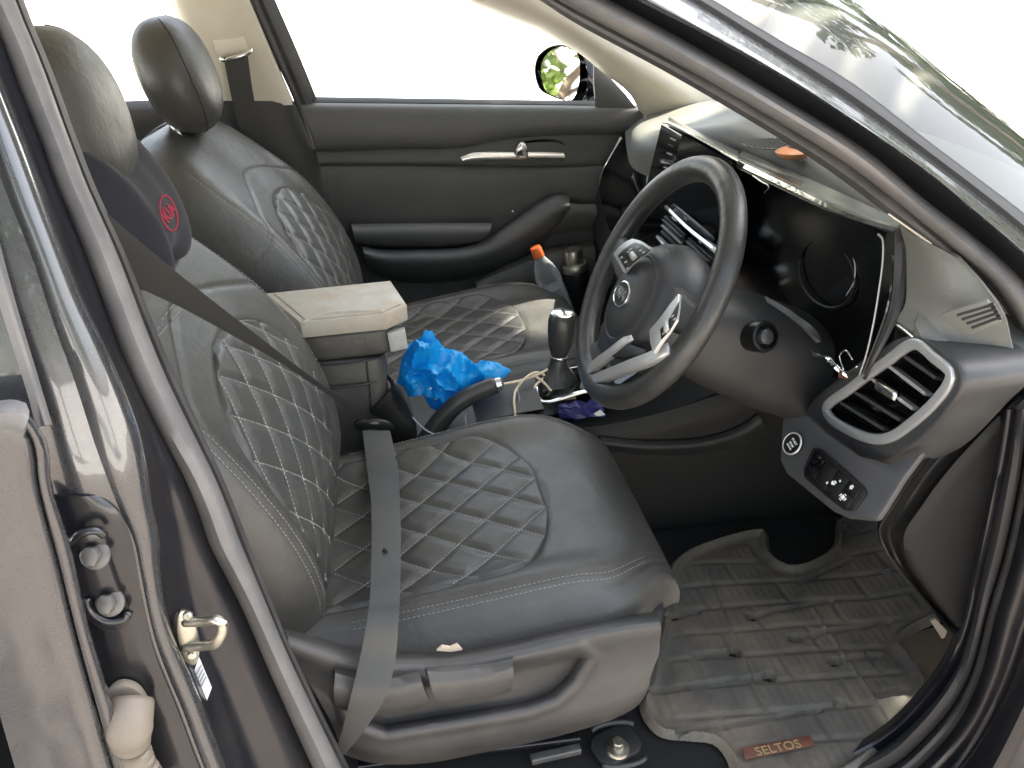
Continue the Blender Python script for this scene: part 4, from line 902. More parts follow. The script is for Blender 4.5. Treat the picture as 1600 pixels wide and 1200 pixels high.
icon('switch_symbol', 1316, 760, [(0, 0, .006, .0025), (.001, .003, .004, .002), (-.0005, -.002, .003, .0015), (.004, .009, .0025, .0025), (-.006, -.007, .0025, .003)])
icon('switch_symbol', 1344, 767, [(0, 0, .005, .002), (0, .0025, .0035, .002), (0, -.002, .002, .0012)])
icon('switch_symbol', 1331, 782, [(0, 0, .005, .005), (-.0045, -.001, .0015, .004), (.0045, .001, .0015, .004), (0, -.0045, .004, .0012), (0, .0045, .003, .0012)])
carpet2 = mat('near_black_plastic', (.006, .006, .0065), .55, spec=.3, bump=.2, bscale=800, dust=(.02, .018, .016), dustamt=.2, dscale=6)
# --- dash end cap and side groove next to the open door
E0 = [(1612, 560), (1560, 600), (1517, 639), (1484, 672), (1455, 706), (1420, 752), (1390, 800), (1374, 826), (1385, 861), (1410, 898), (1443, 937), (1472, 970), (1499, 998)]
E1 = [(1628, 590), (1583, 624), (1530, 674), (1490, 716), (1460, 752), (1430, 794), (1408, 826), (1405, 846), (1416, 880), (1436, 908), (1466, 946), (1490, 974), (1508, 994)]
e0 = res(E0, 30); e1 = res(E1, 30)
da(loft('end_groove', [Ly([(a-4, b-4) for a, b in e0], -.655), Ly(e0, -.668), Ly(mix(e0, e1, .5), -.655), Ly(e1, -.668)], blackm, 60, 14, thick=.003))
cap = cr(Ly(e1[::1], -.668), 30); capr = [V((p.x, p.y, p.z)) for p in cap]
E2 = [(1700, 640), (1670, 690), (1640, 740), (1610, 780), (1590, 815), (1575, 850), (1560, 880), (1550, 905), (1542, 930), (1535, 950), (1526, 972), (1518, 985), (1514, 992)]
e2 = res(E2, 30)
da(loft('end_cap', [Ly(e1, -.668), Ly(mix(e1, e2, .06), -.678), Ly(mix(e1, e2, .3), -.682), Ly(e2, -.682)], carpet2, 60, 16, thick=.003))
da(plate3('side_clip', [P(a, b, -.672) for a, b in ((1452, 968), (1460, 965), (1478, 984), (1474, 994), (1470, 996))], .003, tanboot))
# right defroster vent on the dash top
def PT(px, py): return P(px, py, -.686-.00055*(px-1481))
da(loft('dash_corner', [[P(1408, 350, -.555), P(1450, 376, -.62), P(1500, 400, -.66)], [P(1419, 380, -.575), P(1470, 410, -.645), P(1540, 445, -.685)], [P(1421, 425, -.592), P(1480, 455, -.660), P(1570, 490, -.700)], [P(1418, 475, -.606), P(1470, 500, -.655), P(1580, 530, -.706)], [P(1402, 505, -.606), P(1446, 530, -.652), P(1590, 566, -.712)], [P(1399, 515, -.600), P(1444, 546, -.640), P(1596, 596, -.705)]], softdash, 40, 40, thick=.004))
dv = da(plate3('side_demist_vent', [PT(a, b) for a, b in ((1472, 488), (1545, 466), (1566, 500), (1512, 524))], .004, softdash, bevel=.0015, towards=(-.3, -.6, 1)))
plate3('vent_opening', [PT(a, b)+V((0, -.008, .004)) for a, b in ((1481, 490), (1542, 473), (1556, 499), (1511, 516))], .0008, blackm, dv, towards=(-.3, -.6, 1))
for k in range(4):
    t = (k+.5)/4; a = V((1481+(1511-1481)*t, 490+(516-490)*t)); b = V((1542+14*t, 473+26*t))
    sweep('vent_slat', [PT(a.x+1, a.y)+V((0, -.0095, .005)), PT(b.x-1, b.y)+V((0, -.0095, .005))], rrect(.0035, .003, .001), plast2, dv, n=3, sharp=30)
# speaker grille on the dash top
gr_c = PZ(1208, 226, .764)
gg = da(plate('speaker_grille', [(.055*cos(t), .038*sin(t)) for t in [i*2*pi/32 for i in range(32)]], .0035, softdash, None, Matrix.Translation(gr_c+V((0, 0, -.001))), .001))
for k in range(15):
    x = -.05+.1*k/14; h = .036*sqrt(max(.02, 1-(x/.055)**2))
    box('grille_slot', (x, 0, .0032), (.0026, 2*h, .0016), plast2, gg, Matrix.Translation(gr_c), .0004, 1)
toy = thing('dash_ornament', 'small terracotta ornament sitting on top of the dashboard', 'ornament', PZ(1240, 246, .757))
tc_ = PZ(1240, 247, .757); TM = Matrix.Translation(tc_) @ Matrix.Rotation(.3, 4, 'Z')
keep(lathe('bowl', [(0, 0), (.016, 0), (.026, .005), (.030, .012), (.024, .016), (.010, .018), (0, .018)], bronze, None, TM @ Matrix.Diagonal((1.25, .8, 1, 1)), 24), toy)
keep(lathe('finial', [(.010, .017), (.012, .020), (.008, .026), (0, .029)], tanboot, None, TM, 16), toy)

# --- steering column
colm = thing('steering_column', 'grey plastic steering column shroud behind the wheel with round stalk knob', 'steering column', (.15, -.355, .3))
cax0, cax1 = V((.028, -.36, .600)), V((.31, -.37, .475))
prof = [(.083*(abs(cos(t))**.7)*(1 if cos(t) > 0 else -1), (.086 if sin(t) < 0 else .07)*(abs(sin(t))**.75)*(1 if sin(t) > 0 else -1)) for t in [i*2*pi/40 for i in range(40)]]
keep(sweep('shroud', [cax0, cax0.lerp(cax1, .15), cax0.lerp(cax1, .5), cax1], prof, plast2, n=24, scale=[.80, .94, 1.0, 1.0, 1.0]), colm)
KM = frame(P(1190, 526, -.452), V((.9, .1, -.2)), V((.2, .45, .9)))
keep(lathe('stalk_ring', [(.020, -.03), (.0225, .004), (.021, .009), (.017, .010), (.016, .004), (.012, .003), (0, .003)], blackm, None, KM, 32), colm)
keep(lathe('stalk_button', [(.0105, .002), (.0105, .013), (.008, .015), (0, .0152)], plast, None, KM, 24), colm)
keep(lathe('stalk_body', [(.017, -.10), (.016, -.02), (.0185, -.005)], plast, None, KM, 24), colm)
# --- steering wheel
WT = radians(27); WUP = V((sin(WT), 0, cos(WT))); WN = V((-cos(WT), 0, sin(WT)))
WC = V((-.008, -.358, .652)); WM = frame(WC, (0, -1, 0), WUP) @ Matrix.Rotation(radians(2), 4, 'Z')
wh = thing('steering_wheel', 'black steering wheel with silver lower spoke and oval centre badge', 'steering wheel', WC)
def wp(o): return keep(o, wh)
def PW(px, py, h=0):
    d = ray(px, py); p0 = WC+WN*h; return CAM+d*((p0-CAM).dot(WN)/d.dot(WN))
RR = .171
rimm = mat('worn_wheel_leather', (.030, .030, .0285), .34, bump=.2, bscale=500, grain='leather', var=.15, vscale=20, rvar=.06)
o = sweep('rim', [WM @ V((RR*cos(t), RR*sin(t), .004)) for t in [i*2*pi/48 for i in range(48)]], circ(.0185, 20, .0165), rimm, n=120, upv=WN, closed=True); wp(o)
pad_prof = [(0, .062), (.030, .060), (.050, .056), (.0600, .051), (.0630, .0485), (.0645, .0488), (.068, .049), (.080, .042), (.092, .026), (.099, .004), (.097, -.012), (.088, -.035), (.07, -.05)]
PMt = WM @ Matrix.Translation((.010, -.030, -.020)) @ Matrix.Diagonal((.90, .98, 1, 1))
hubm = mat('black_hub_vinyl', (.020, .0205, .022), .42, bump=.25, bscale=900, dust=(.07, .065, .06), dustamt=.15)
wp(lathe('hub_pad', pad_prof, hubm, None, PMt, 64, 60))
wp(lathe('hub_ring', [(.0625, .0485), (.0645, .0500), (.0660, .0490)], plast2, None, PMt, 64, 60, cap=False))
EM = WM @ Matrix.Translation((.010, -.030, .0405)) @ Matrix.Scale(1.2, 4); em = wp(lathe('badge', [(.0215, 0), (.0215, .002), (.0195, .0028), (.0185, .0016), (0, .0016)], chrome, None, EM @ Matrix.Diagonal((1, .72, 1, 1)), 40))
wp(lathe('badge_field', [(.0185, .0012), (.0185, .0021), (0, .0021)], blackm, None, EM @ Matrix.Diagonal((1, .72, 1, 1)), 40))
wp(text('badge_letters', 'KIA', .0165, EM @ Matrix.Translation((0, 0, .0024)), chrome, None, .0006, 1.0, 0, .0004))
# horizontal spokes + button pods (outlines read on the wheel plane)
def wplate(name, l, h0, h, m, bevel=.001, par=None, n=0): 
    o = plate3(name, [PW(a, b, h0) for a, b in l], h, m, None, bevel=bevel, towards=WN, n=n)
    return wp(o)
for sx in (-1, 1): wp(sweep('spoke', [WM @ V((sx*x, y, z)) for x, y, z in ((.06, -.01, .0), (.10, -.004, .004), (.14, .0, .006), (.168, .004, .004))], rrect(.052, .020, .009), plast, n=16, upv=WN, scale=[1.2, 1.1, .9, .7]))
wp(plate('hub_lower', [(-.050, -.07), (-.062, -.100), (-.040, -.128), (.040, -.128), (.064, -.100), (.055, -.07)], .022, hubm, None, WM @ Matrix.Translation((.008, 0, -.004)), .006, 3))
LPd = [(963, 399), (972, 388), (984, 379), (993, 375), (1005, 378), (1023, 390), (1014, 397), (1002, 405), (990, 415), (979, 428)]
wplate('button_pod', LPd, .040, .006, alu); wplate('button_face', [(966, 400), (974, 391), (985, 383), (993, 379), (1004, 382), (1017, 391), (1010, 397), (1000, 403), (988, 413), (979, 423)], .0462, .001, blackm, .0003)
for a, b in ((971, 402), (978, 409), (981, 419), (996, 386), (1001, 391), (1006, 394), (986, 389), (982, 393)):
    wplate('button_print', [(a-2.2, b+.6), (a+1.6, b-1.8), (a+2.6, b+.2), (a-1.2, b+2.4)], .0472, .0006, boxm, 0)
wplate('thumb_roller', [(985, 398), (992, 393), (997, 402), (990, 408)], .0472, .0045, alu, .0012)
RPd = [(1066, 461), (1064, 482), (1061, 502), (1050, 520), (1040, 533), (1026, 554), (1021, 536), (1020, 518), (1036, 500), (1052, 478)]
wplate('button_pod', RPd, .034, .006, alu); wplate('button_face', [(1062, 471), (1060, 486), (1057, 500), (1047, 517), (1034, 531), (1032, 515), (1046, 499)], .0402, .001, blackm, .0003)
for a, b in ((1051, 493), (1042, 518), (1054, 498), (1037, 520)): wplate('button_print', [(a-2.2, b+1.6), (a+1.6, b-1.8), (a+2.6, b+.2), (a-1.2, b+3.4)], .0412, .0006, boxm, 0)
wplate('thumb_roller', [(1040, 506), (1046, 501), (1047, 515), (1041, 521)], .0412, .0045, alu, .0012)
# lower spoke: two silver bars in a dark frame
def wbar(name, l, wd, m, h=.014): return wp(sweep(name, [PW(a, b, hh) for a, b, hh in l], rrect(wd, h, .003), m, n=16, upv=WN))
wbar('silver_bar', [(992, 526, .020), (972, 540, .024), (950, 557, .022), (930, 572, .016), (922, 584, .010)], .014, alu)
wbar('silver_bar', [(1048, 546, .018), (1022, 559, .024), (990, 571, .024), (950, 587, .016), (914, 601, .006)], .017, alu)
wplate('spoke_plate', [(905, 563), (925, 541), (950, 526), (962, 538), (940, 558), (922, 578), (914, 598), (907, 585)], .006, .004, shieldm, .001)
wplate('spoke_foot', [(914, 600), (940, 596), (952, 602), (965, 615), (945, 619), (925, 612)], .004, .006, shieldm, .002)
wplate('spoke_web', [(975, 535), (1025, 553), (1020, 562), (985, 566), (960, 560)], .010, .016, blackm, .002)
# ================================================================== centre stack and console
con = thing('centre_console', 'dark centre console between the seats with armrest box and gear gate', 'console', (-.2, 0, 0))
def cp(o): return keep(o, con)
# stack below the screen: vents, silver bar, heater controls
stk2 = cp(loft('stack_panel', [[(.240, .135, .625), (.240, 0, .625), (.240, -.135, .625)], [(.205, .13, .585), (.205, 0, .585), (.205, -.13, .585)], [(.165, .125, .50), (.165, 0, .50), (.165, -.125, .50)], [(.10, .12, .40), (.10, 0, .40), (.10, -.12, .40)], [(.03, .115, .345), (.03, 0, .345), (.03, -.115, .345)]], gloss, 14, 24, thick=.004))
cp(sweep('silver_bar', [(.192, .135, .603), (.188, 0, .602), (.192, -.135, .603)], rrect(.008, .014, .002), chrome, n=10, upv=(-.8, 0, .5)))
for k, y in enumerate((.066, -.066)):
    cp(box('centre_vent', (.186, y, .572), (.012, .115, .040), blackm, None, None, .003))
    for q in range(3): cp(box('vent_slat', (.179, y, .560+.012*q), (.006, .108, .003), alu if q == 1 else plast, None, None, .0005))
cp(sweep('silver_bar', [(.178, .135, .542), (.172, 0, .541), (.178, -.135, .542)], rrect(.006, .010, .002), alu, n=10, upv=(-.8, 0, .5)))
HM = lambda x, y, z: frame(V((x, y, z)), (0, -1, 0), (.45, 0, .9))
for y in (.085, -.085):
    cp(lathe('control_knob', [(.021, 0), (.021, .012), (.019, .018), (.016, .019), (.015, .017), (0, .017)], chrome, None, HM(.160, y, .513), 32))
for k in range(6):
    cp(box('control_button', (.1655-.001*abs(k-2.5), .045-.018*k, .512), (.006, .014, .012), boxm if k % 2 else alu, None, None, .001))
# tunnel
cp(loft('tunnel_side', [[(-.62, -.112, .00), (-.2, -.118, .0), (.15, -.122, .0), (.60, -.13, -.02)], [(-.62, -.110, .17), (-.2, -.116, .17), (.15, -.120, .20), (.45, -.126, .25)], [(-.62, -.108, .23), (-.2, -.114, .235), (.10, -.118, .245), (.34, -.122, .30)], [(-.62, -.098, .25), (-.2, -.104, .25), (.08, -.108, .268), (.30, -.108, .32)]], kneem, 30, 20, thick=.004))
cp(loft('tunnel_rail', [[P(938, 684, -.120), P(1020, 690, -.122), P(1110, 683, -.124), P(1160, 665, -.126), P(1185, 648, -.128)], [P(938, 690, -.128), P(1020, 697, -.132), P(1110, 690, -.134), P(1164, 672, -.136), P(1190, 656, -.136)], [P(938, 702, -.122), P(1020, 710, -.124), P(1110, 706, -.126), P(1170, 690, -.128), P(1200, 676, -.128)]], plast2, 30, 10, thick=.003))
cp(loft('tunnel_top', [[(-.62, -.098, .250), (-.2, -.104, .250), (.08, -.108, .268), (.30, -.108, .33)], [(-.62, 0, .255), (-.2, 0, .258), (.06, 0, .285), (.20, 0, .36)], [(-.62, .098, .25), (-.2, .104, .25), (.08, .108, .268), (.30, .108, .33)]], plast2, 24, 14, thick=.004))
cp(loft('tunnel_side', [[(-.62, .112, .00), (-.2, .118, .0), (.15, .122, .0), (.60, .13, -.02)], [(-.62, .098, .25), (-.2, .104, .25), (.08, .108, .268), (.30, .108, .32)]], plast2, 20, 2, thick=.004, smooth_v=False))
# armrest box
def rbx(name, x0, x1, y0, y1, z0, z1, m, r=.02, pr=None, tilt=0):
    return cp(plate(name, rrect(x1-x0, y1-y0, r), z1-z0, m, None, Matrix.Translation(((x0+x1)/2, (y0+y1)/2, z0)) @ Matrix.Rotation(tilt, 4, 'Y'), .010, 4))
rbx('armrest_lid', -.64, -.372, -.098, .098, .440, .492, leather, .03, tilt=-.03)
rbx('armrest_body', -.64, -.392, -.092, .092, .215, .438, leather, .025)
for z in (.4355, .390): cp(tube('armrest_seam', [(-.60, -.0945, z), (-.42, -.0945, z), (-.394, -.070, z), (-.3905, 0, z), (-.394, .07, z)], .0022, plast2, n=24, seg=6))
cp(tube('armrest_seam', [(-.425, -.0935, .43), (-.425, -.0935, .33), (-.43, -.0935, .24)], .002, plast2, n=12, seg=6))
# cup holder wall and dark bucket in front of the armrest
cp(loft('console_bin', [[P(596, 582, -.05), P(618, 600, -.06), P(640, 622, -.07)], [P(612, 600, -.085), P(622, 640, -.09), P(650, 690, -.095)], [P(580, 640, -.10), P(598, 690, -.10), P(625, 730, -.10)]], blackm, 14, 12, thick=.004))
# gear lever
gear = thing('gear_lever', 'black leather gear lever with silver topped knob and gathered boot', 'gear lever', (-.02, -.02, .28))
def gp(o): return keep(o, gear)
kb, kt = P(873, 560, -.02), P(879, 494, -.02)
ax = (kt-kb).normalized()
KMt = frame(kb, ax.cross(V((0, 1, 0))), V((0, 1, 0)))
if KMt.to_3x3().col[2].dot(ax) < 0: KMt = frame(kb, ax.cross(V((0, 1, 0)))*-1, V((0, 1, 0)))
L_ = (kt-kb).length
gp(lathe('knob', [(.014, 0), (.016, L_*.10), (.022, L_*.30), (.026, L_*.65), (.0265, L_*.92), (.023, L_*1.06), (.012, L_*1.10), (0, L_*1.105)], rimm, None, KMt @ Matrix.Diagonal((1, .9, 1, 1)), 32, 60))
gp(lathe('knob_cap', [(.0232, L_*1.045), (.0235, L_*1.075), (.019, L_*1.115), (0, L_*1.125)], chrome, None, KMt @ Matrix.Diagonal((1, .9, 1, 1)), 32))
gp(text('shift_pattern', '1 3 5', .0085, KMt @ Matrix.Translation((0, .005, L_*1.128)) @ Matrix.Rotation(-pi/2, 4, 'Z'), blackm)); gp(text('shift_pattern', '2 4 6', .0085, KMt @ Matrix.Translation((0, -.006, L_*1.128)) @ Matrix.Rotation(-pi/2, 4, 'Z'), blackm))
gp(tube('knob_collar', [KMt @ V((.0135*cos(t), .0125*sin(t), .004)) for t in [i*pi/8 for i in range(16)]], .003, chrome, n=32, seg=8, closed=True))
vs = []; fs = []; bb = P(868, 624, -.03)
for i in range(24):
    t = i/23; c = bb.lerp(kb, t); r = .052*(1-t)**1.3+.014
    for j in range(40):
        a = 2*pi*j/40; rr = r*(1+.10*sin(a*5+t*3)*(1-t)+.05*sin(t*14)); vs.append(c+V((rr*1.05*cos(a), rr*.9*sin(a), 0)))
for i in range(23):
    for j in range(40): fs.append((i*40+j, i*40+(j+1) % 40, (i+1)*40+(j+1) % 40, (i+1)*40+j))
gp(mesh('boot', vs, fs, rimm))
gp(sweep('gate_trim', [P(838, 606, -.03), P(850, 628, -.085), P(905, 614, -.088), P(960, 600, -.085), P(945, 572, .02), P(880, 580, .04)], rrect(.010, .006, .002), chrome, n=60, closed=True))
gp(plate3('gate_base', [P(842, 606, -.03), P(852, 626, -.08), P(905, 613, -.083), P(956, 600, -.08), P(943, 575, .018), P(880, 582, .035)], .004, gloss, towards=(0, 0, 1), n=30))
# handbrake
hb = thing('handbrake_lever', 'black leather handbrake lever with silver button between the seats', 'handbrake', P(660, 715, -.085))
keep(sweep('grip', [P(640, 742, -.10), P(668, 690, -.095), P(690, 656, -.09), P(715, 630, -.088), P(745, 613, -.085), P(775, 601, -.083)], rrect(.036, .040, .015, 5), rimm, n=40, scale=[1.25, 1.15, .95, .85, .82, .78]), hb)
keep(lathe('button', [(.0125, 0), (.0125, .010), (.009, .014), (0, .0145)], chrome, None, frame(P(775, 601, -.083), V((0, 1, 0)), V((-.2, 0, 1))), 20), hb)
keep(loft('base_slot', [[P(625, 700, -.11), P(660, 745, -.112)], [P(690, 690, -.095), P(730, 720, -.10)]], blackm, 6, 2, thick=.003, smooth_v=False), hb)
# phone pad / pocket beneath the handbrake tip
cp(loft('console_pocket', [[P(735, 620, -.02), P(790, 600, -.02), P(835, 590, -.02)], [P(740, 640, -.06), P(790, 625, -.06), P(840, 612, -.06)], [P(745, 662, -.10), P(795, 650, -.10), P(850, 640, -.10)]], plast, 14, 10, thick=.003))
# cables
cb = thing('charging_cable', 'cream charging cable looped on the console beside the gear lever', 'cable', P(830, 610, -.03))
keep(tube('cord', [P(782, 601, -.06), P(815, 594, -.04), P(845, 583, -.03), P(862, 575, -.02), P(850, 590, -.03), P(836, 604, -.05), P(838, 618, -.055), P(852, 610, -.05), P(852, 588, -.03), P(838, 582, -.03), P(822, 590, -.04), P(808, 606, -.05), P(803, 625, -.08), P(805, 648, -.10), P(804, 668, -.11)], .0026, cablew, n=120, seg=8), cb)
keep(tube('cord', [P(808, 606, -.05), P(812, 628, -.075), P(808, 650, -.10), P(812, 668, -.11)], .0014, cableg, n=30, seg=8), cb)
keep(tube('cord', [P(832, 584, -.03), P(852, 600, -.045), P(872, 622, -.07), P(900, 622, -.08)], .0026, cablew, n=30, seg=8), cb)
cb2 = thing('charging_cable', 'thin grey violet cable drooping under the handbrake lever', 'cable', P(750, 660, -.09))
keep(tube('cord', [P(637, 632, -.04), P(645, 652, -.085), P(665, 672, -.108), P(690, 684, -.115), P(700, 690, -.12)], .0018, cableg, n=30, seg=8), cb2)
keep(tube('cord', [P(735, 622, -.05), P(727, 640, -.085), P(728, 662, -.105), P(733, 676, -.11)], .0018, cableg, n=24, seg=8), cb2)
wr = thing('navy_wrapper', 'small navy foil wrapper lying on the console beside the driver seat', 'wrapper', P(910, 648, -.09))
rr_ = random.Random(3); vs = []; fs = []
for i in range(9):
    for j in range(6):
        p = P(872+70*i/8, 634+26*j/5-.10*70*i/8, -.10+.004*rr_.random()); vs.append(p+V((0, -.006*rr_.random(), .010*rr_.random())))
for i in range(8):
    for j in range(5): fs.append((i*6+j, (i+1)*6+j, (i+1)*6+j+1, i*6+j+1))
keep(mesh('foil', vs, fs, darkfoil, None, False), wr); solid(LAST[0], .0008)
keep(plate3('white_slip', [P(a, b, -.112) for a, b in ((928, 646), (938, 640), (946, 648), (932, 650))], .001, white), wr)

# ================================================================== loose things
# ivory tray on the armrest
tr = thing('plastic_case', 'grubby ivory plastic case lying on the centre armrest', 'plastic case', PZ(530, 490, .50))
zt = .530
top = [PZ(a, b, zt) for a, b in ((417, 457), (610, 438), (636, 476), (602, 491), (469, 504))]
top[0] = PZ(415, 458, zt)
keep(plate3('case_body', [p-V((0, 0, .029)) for p in top], .029, traym, bevel=.0025, seg=2, towards=(0, 0, 1)), tr)
keep(plate3('lid_panel', [p.lerp(sum(top, V())/5, .10)-V((0, 0, .0005)) for p in top], .003, traym, bevel=.0012, towards=(0, 0, 1)), tr)
keep(tube('grip_ridge', [PZ(472, 502, zt)+V((0, -.001, -.004)), PZ(505, 497, zt)+V((0, .010, -.0)), PZ(545, 494, zt)+V((0, .012, .001)), PZ(600, 488, zt)+V((0, .003, 0))], .005, traym, n=24), tr)
keep(plate3('corner_clip', [P(a, b, -.085) for a, b in ((604, 516), (632, 510), (637, 540), (610, 546))], .012, boxm, bevel=.002), tr)
# blue bag
bag = thing('blue_plastic_bag', 'crumpled bright blue plastic bag on the console beside the handbrake', 'plastic bag', P(690, 625, -.02))
def crumple(nu, nv, f):
    vs = []; fs = []
    for i in range(nu+1):
        for j in range(nv):
            vs.append(f(i/nu, j/nv))
    for i in range(nu):
        for j in range(nv): fs.append((i*nv+j, i*nv+(j+1) % nv, (i+1)*nv+(j+1) % nv, (i+1)*nv+j))
    return vs, fs
bcent = [P(622, 598, -.02), P(640, 585, -.02), P(665, 580, -.02), P(695, 588, -.02), P(725, 592, -.02), P(755, 588, -.03), P(780, 582, -.04), P(796, 578, -.045)]
brad = [.004, .052, .064, .052, .046, .038, .026, .006]
bc = cr(bcent, 61)
def bagf(u, v):
    i = min(60, int(round(u*60))); c = bc[i]; q = u*(len(brad)-1); q0 = min(int(q), len(brad)-2); r = brad[q0]+(brad[q0+1]-brad[q0])*(q-q0)
    a = 2*pi*v; d = V((0, cos(a)*.85, sin(a))); p = c+d*r
    n1 = noise.noise(p*20+V((3, 1, 7))); n2 = abs(noise.noise(p*34)); n3 = abs(noise.noise(p*80+V((9, 2, 2))))
    k = 1+.60*n1-.85*n2+.15*n3
    pk = exp(-((u-.28)/.12)**2)*max(0, sin(a))**2.5*.030
    return c+d*(r*k)+V((0, 0, pk))+V((noise.noise(p*40)*.010, 0, 0))
vs, fs = crumple(60, 72, bagf)
keep(mesh('bag_film', vs, fs, bluem, None, True, 45), bag)
bdot = []
for k in range(16):
    i = rr_.randrange(8, 50); a = rr_.uniform(3.2, 5.6); v_ = (a/(2*pi)) % 1; p = bagf(i/60, v_); n_ = (p-bc[i]).normalized()
    keep(plate('printed_dot', [(.0032*cos(t), .0024*sin(t)) for t in [q*pi/4 for q in range(8)]], .0004, stickerm, None, frame(p+n_*.0012, n_.cross(V((0, 0, 1))), V((0, 0, 1)))), bag)
# bottle and flask in the far door pocket
def clearplastic():
    m = bpy.data.materials.new('clear_bottle_plastic'); m.use_nodes = True; N = m.node_tree.nodes; L = m.node_tree.links; N.remove(N['Principled BSDF'])
    t = N.new('ShaderNodeBsdfTransparent'); t.inputs[0].default_value = (.88, .91, .93, 1); g_ = N.new('ShaderNodeBsdfPrincipled'); g_.inputs['Base Color'].default_value = (.60, .62, .63, 1); g_.inputs['Roughness'].default_value = .15
    mx = N.new('ShaderNodeMixShader'); fr = N.new('ShaderNodeLayerWeight'); fr.inputs[0].default_value = .45; mr_ = N.new('ShaderNodeMapRange'); mr_.inputs[3].default_value = .10; mr_.inputs[4].default_value = .85
    L.new(fr.outputs[1], mr_.inputs[0]); L.new(mr_.outputs[0], mx.inputs[0]); L.new(t.outputs[0], mx.inputs[1]); L.new(g_.outputs[0], mx.inputs[2]); L.new(mx.outputs[0], N['Material Output'].inputs[0]); return m
cpl = clearplastic()
def axisM(p0, p1):
    a = (p1-p0).normalized(); x = a.cross(V((0, 1, 0))).normalized(); y = a.cross(x); return Matrix(((x.x, y.x, a.x, p0.x), (x.y, y.y, a.y, p0.y), (x.z, y.z, a.z, p0.z), (0, 0, 0, 1))), (p1-p0).length
YB = .60
bt = thing('water_bottle', 'clear plastic water bottle with orange cap leaning in front of the passenger seat', 'bottle', P(878, 500, YB))
M_, L_ = axisM(P(884, 500, YB-.01), P(836, 386, YB))
keep(lathe('bottle_body', [(0, 0), (.030, 0), (.034, .006), (.034, L_*.25), (.0325, L_*.28), (.034, L_*.31), (.034, L_*.45), (.0325, L_*.48), (.034, L_*.51), (.033, L_*.62), (.026, L_*.74), (.015, L_*.84), (.0125, L_*.88)], cpl, None, M_, 40, 60), bt)
keep(lathe('water', [(0, .002), (.031, .004), (.032, L_*.46), (0, L_*.47)], cpl, None, M_, 32), bt)
keep(lathe('cap', [(.0145, L_*.875), (.0150, L_*.88), (.0150, L_*.975), (.013, L_), (0, L_)], orange, None, M_, 28), bt)
fl = thing('steel_flask', 'dark vacuum flask with steel screw top beside the water bottle', 'flask', P(915, 505, YB))
M_, L_ = axisM(P(912, 505, YB), P(894, 390, YB))
keep(lathe('flask_body', [(0, 0), (.034, 0), (.035, .004), (.035, L_*.70), (.033, L_*.74)], blackm, None, M_, 40), fl)
keep(lathe('shoulder_ring', [(.034, L_*.735), (.0345, L_*.745), (.0345, L_*.80), (.032, L_*.825), (.025, L_*.83)], steel, None, M_, 40), fl)
keep(lathe('screw_top', [(.024, L_*.825), (.0245, L_*.84), (.0245, L_*.965), (.022, L_), (0, L_)], steel, None, M_, 40), fl)
# neck pillow on the driver headrest
np_ = thing('neck_pillow', 'navy velour neck pillow with red oval emblem strapped below the driver headrest', 'neck pillow', P(205, 400, -.30))
ctr = [P(165, 372, -.52), P(178, 345, -.45), P(188, 318, -.37), P(205, 300, -.29), P(225, 315, -.22), P(238, 325, -.18), P(242, 330, -.155)]
rz_ = [.010, .085, .062, .078, .095, .060, .008]
pc = cr(ctr, 49)
def pilf(u, v):
    i = min(48, int(round(u*48))); c = pc[i]; q = u*(len(rz_)-1); q0 = min(int(q), len(rz_)-2); t = q-q0; t = t*t*(3-2*t); r = rz_[q0]+(rz_[q0+1]-rz_[q0])*t
    a = 2*pi*v; d = V((cos(a)*.55, 0, sin(a))); p = c+d*r
    lean = V((-.34*sin(a)*r, 0, 0))
    return p+lean+V((0, 0, .030*exp(-((u-.62)/.12)**2)*max(0, sin(a))**3))+d*(noise.noise(p*14)*.004)
vs, fs = crumple(48, 48, pilf)
keep(mesh('pillow', vs, fs, velvet), np_)
def onpil(px, py, h=0):                   # surface point of the pillow nearest to a photo direction
    d = ray(px, py).normalized(); best = None
    for q in vs:
        w_ = q-CAM; t = w_.dot(d); dd = (w_-d*t).length
        if dd < .012 and (best is None or t < best[0]): best = (t, q)
    return CAM+d*((best[0] if best else 1.6)-h)
ec = onpil(258, 334)
en = (CAM-ec).normalized()*.55+V((.75, -.1, .15)); en.normalize()
ex = V((0, 0, 1)).cross(en).normalized(); ey = en.cross(ex); EMt = Matrix(((ex.x, ey.x, en.x, ec.x), (ex.y, ey.y, en.y, ec.y), (ex.z, ey.z, en.z, ec.z), (0, 0, 0, 1))) @ Matrix.Translation((0, 0, .006)) @ Matrix.Rotation(radians(-12), 4, 'Z')
keep(tube('emblem_ring', [EMt @ V((.0105*cos(t), .0195*sin(t), 0)) for t in [i*pi/12 for i in range(24)]], .0011, redthread, n=48, seg=8, closed=True), np_)
keep(text('emblem_letters', 'KIA', .0185, EMt @ Matrix.Rotation(radians(38), 4, 'Z') @ Matrix.Scale(1, 4), redthread, None, .0008, .72, 0, .0006), np_)
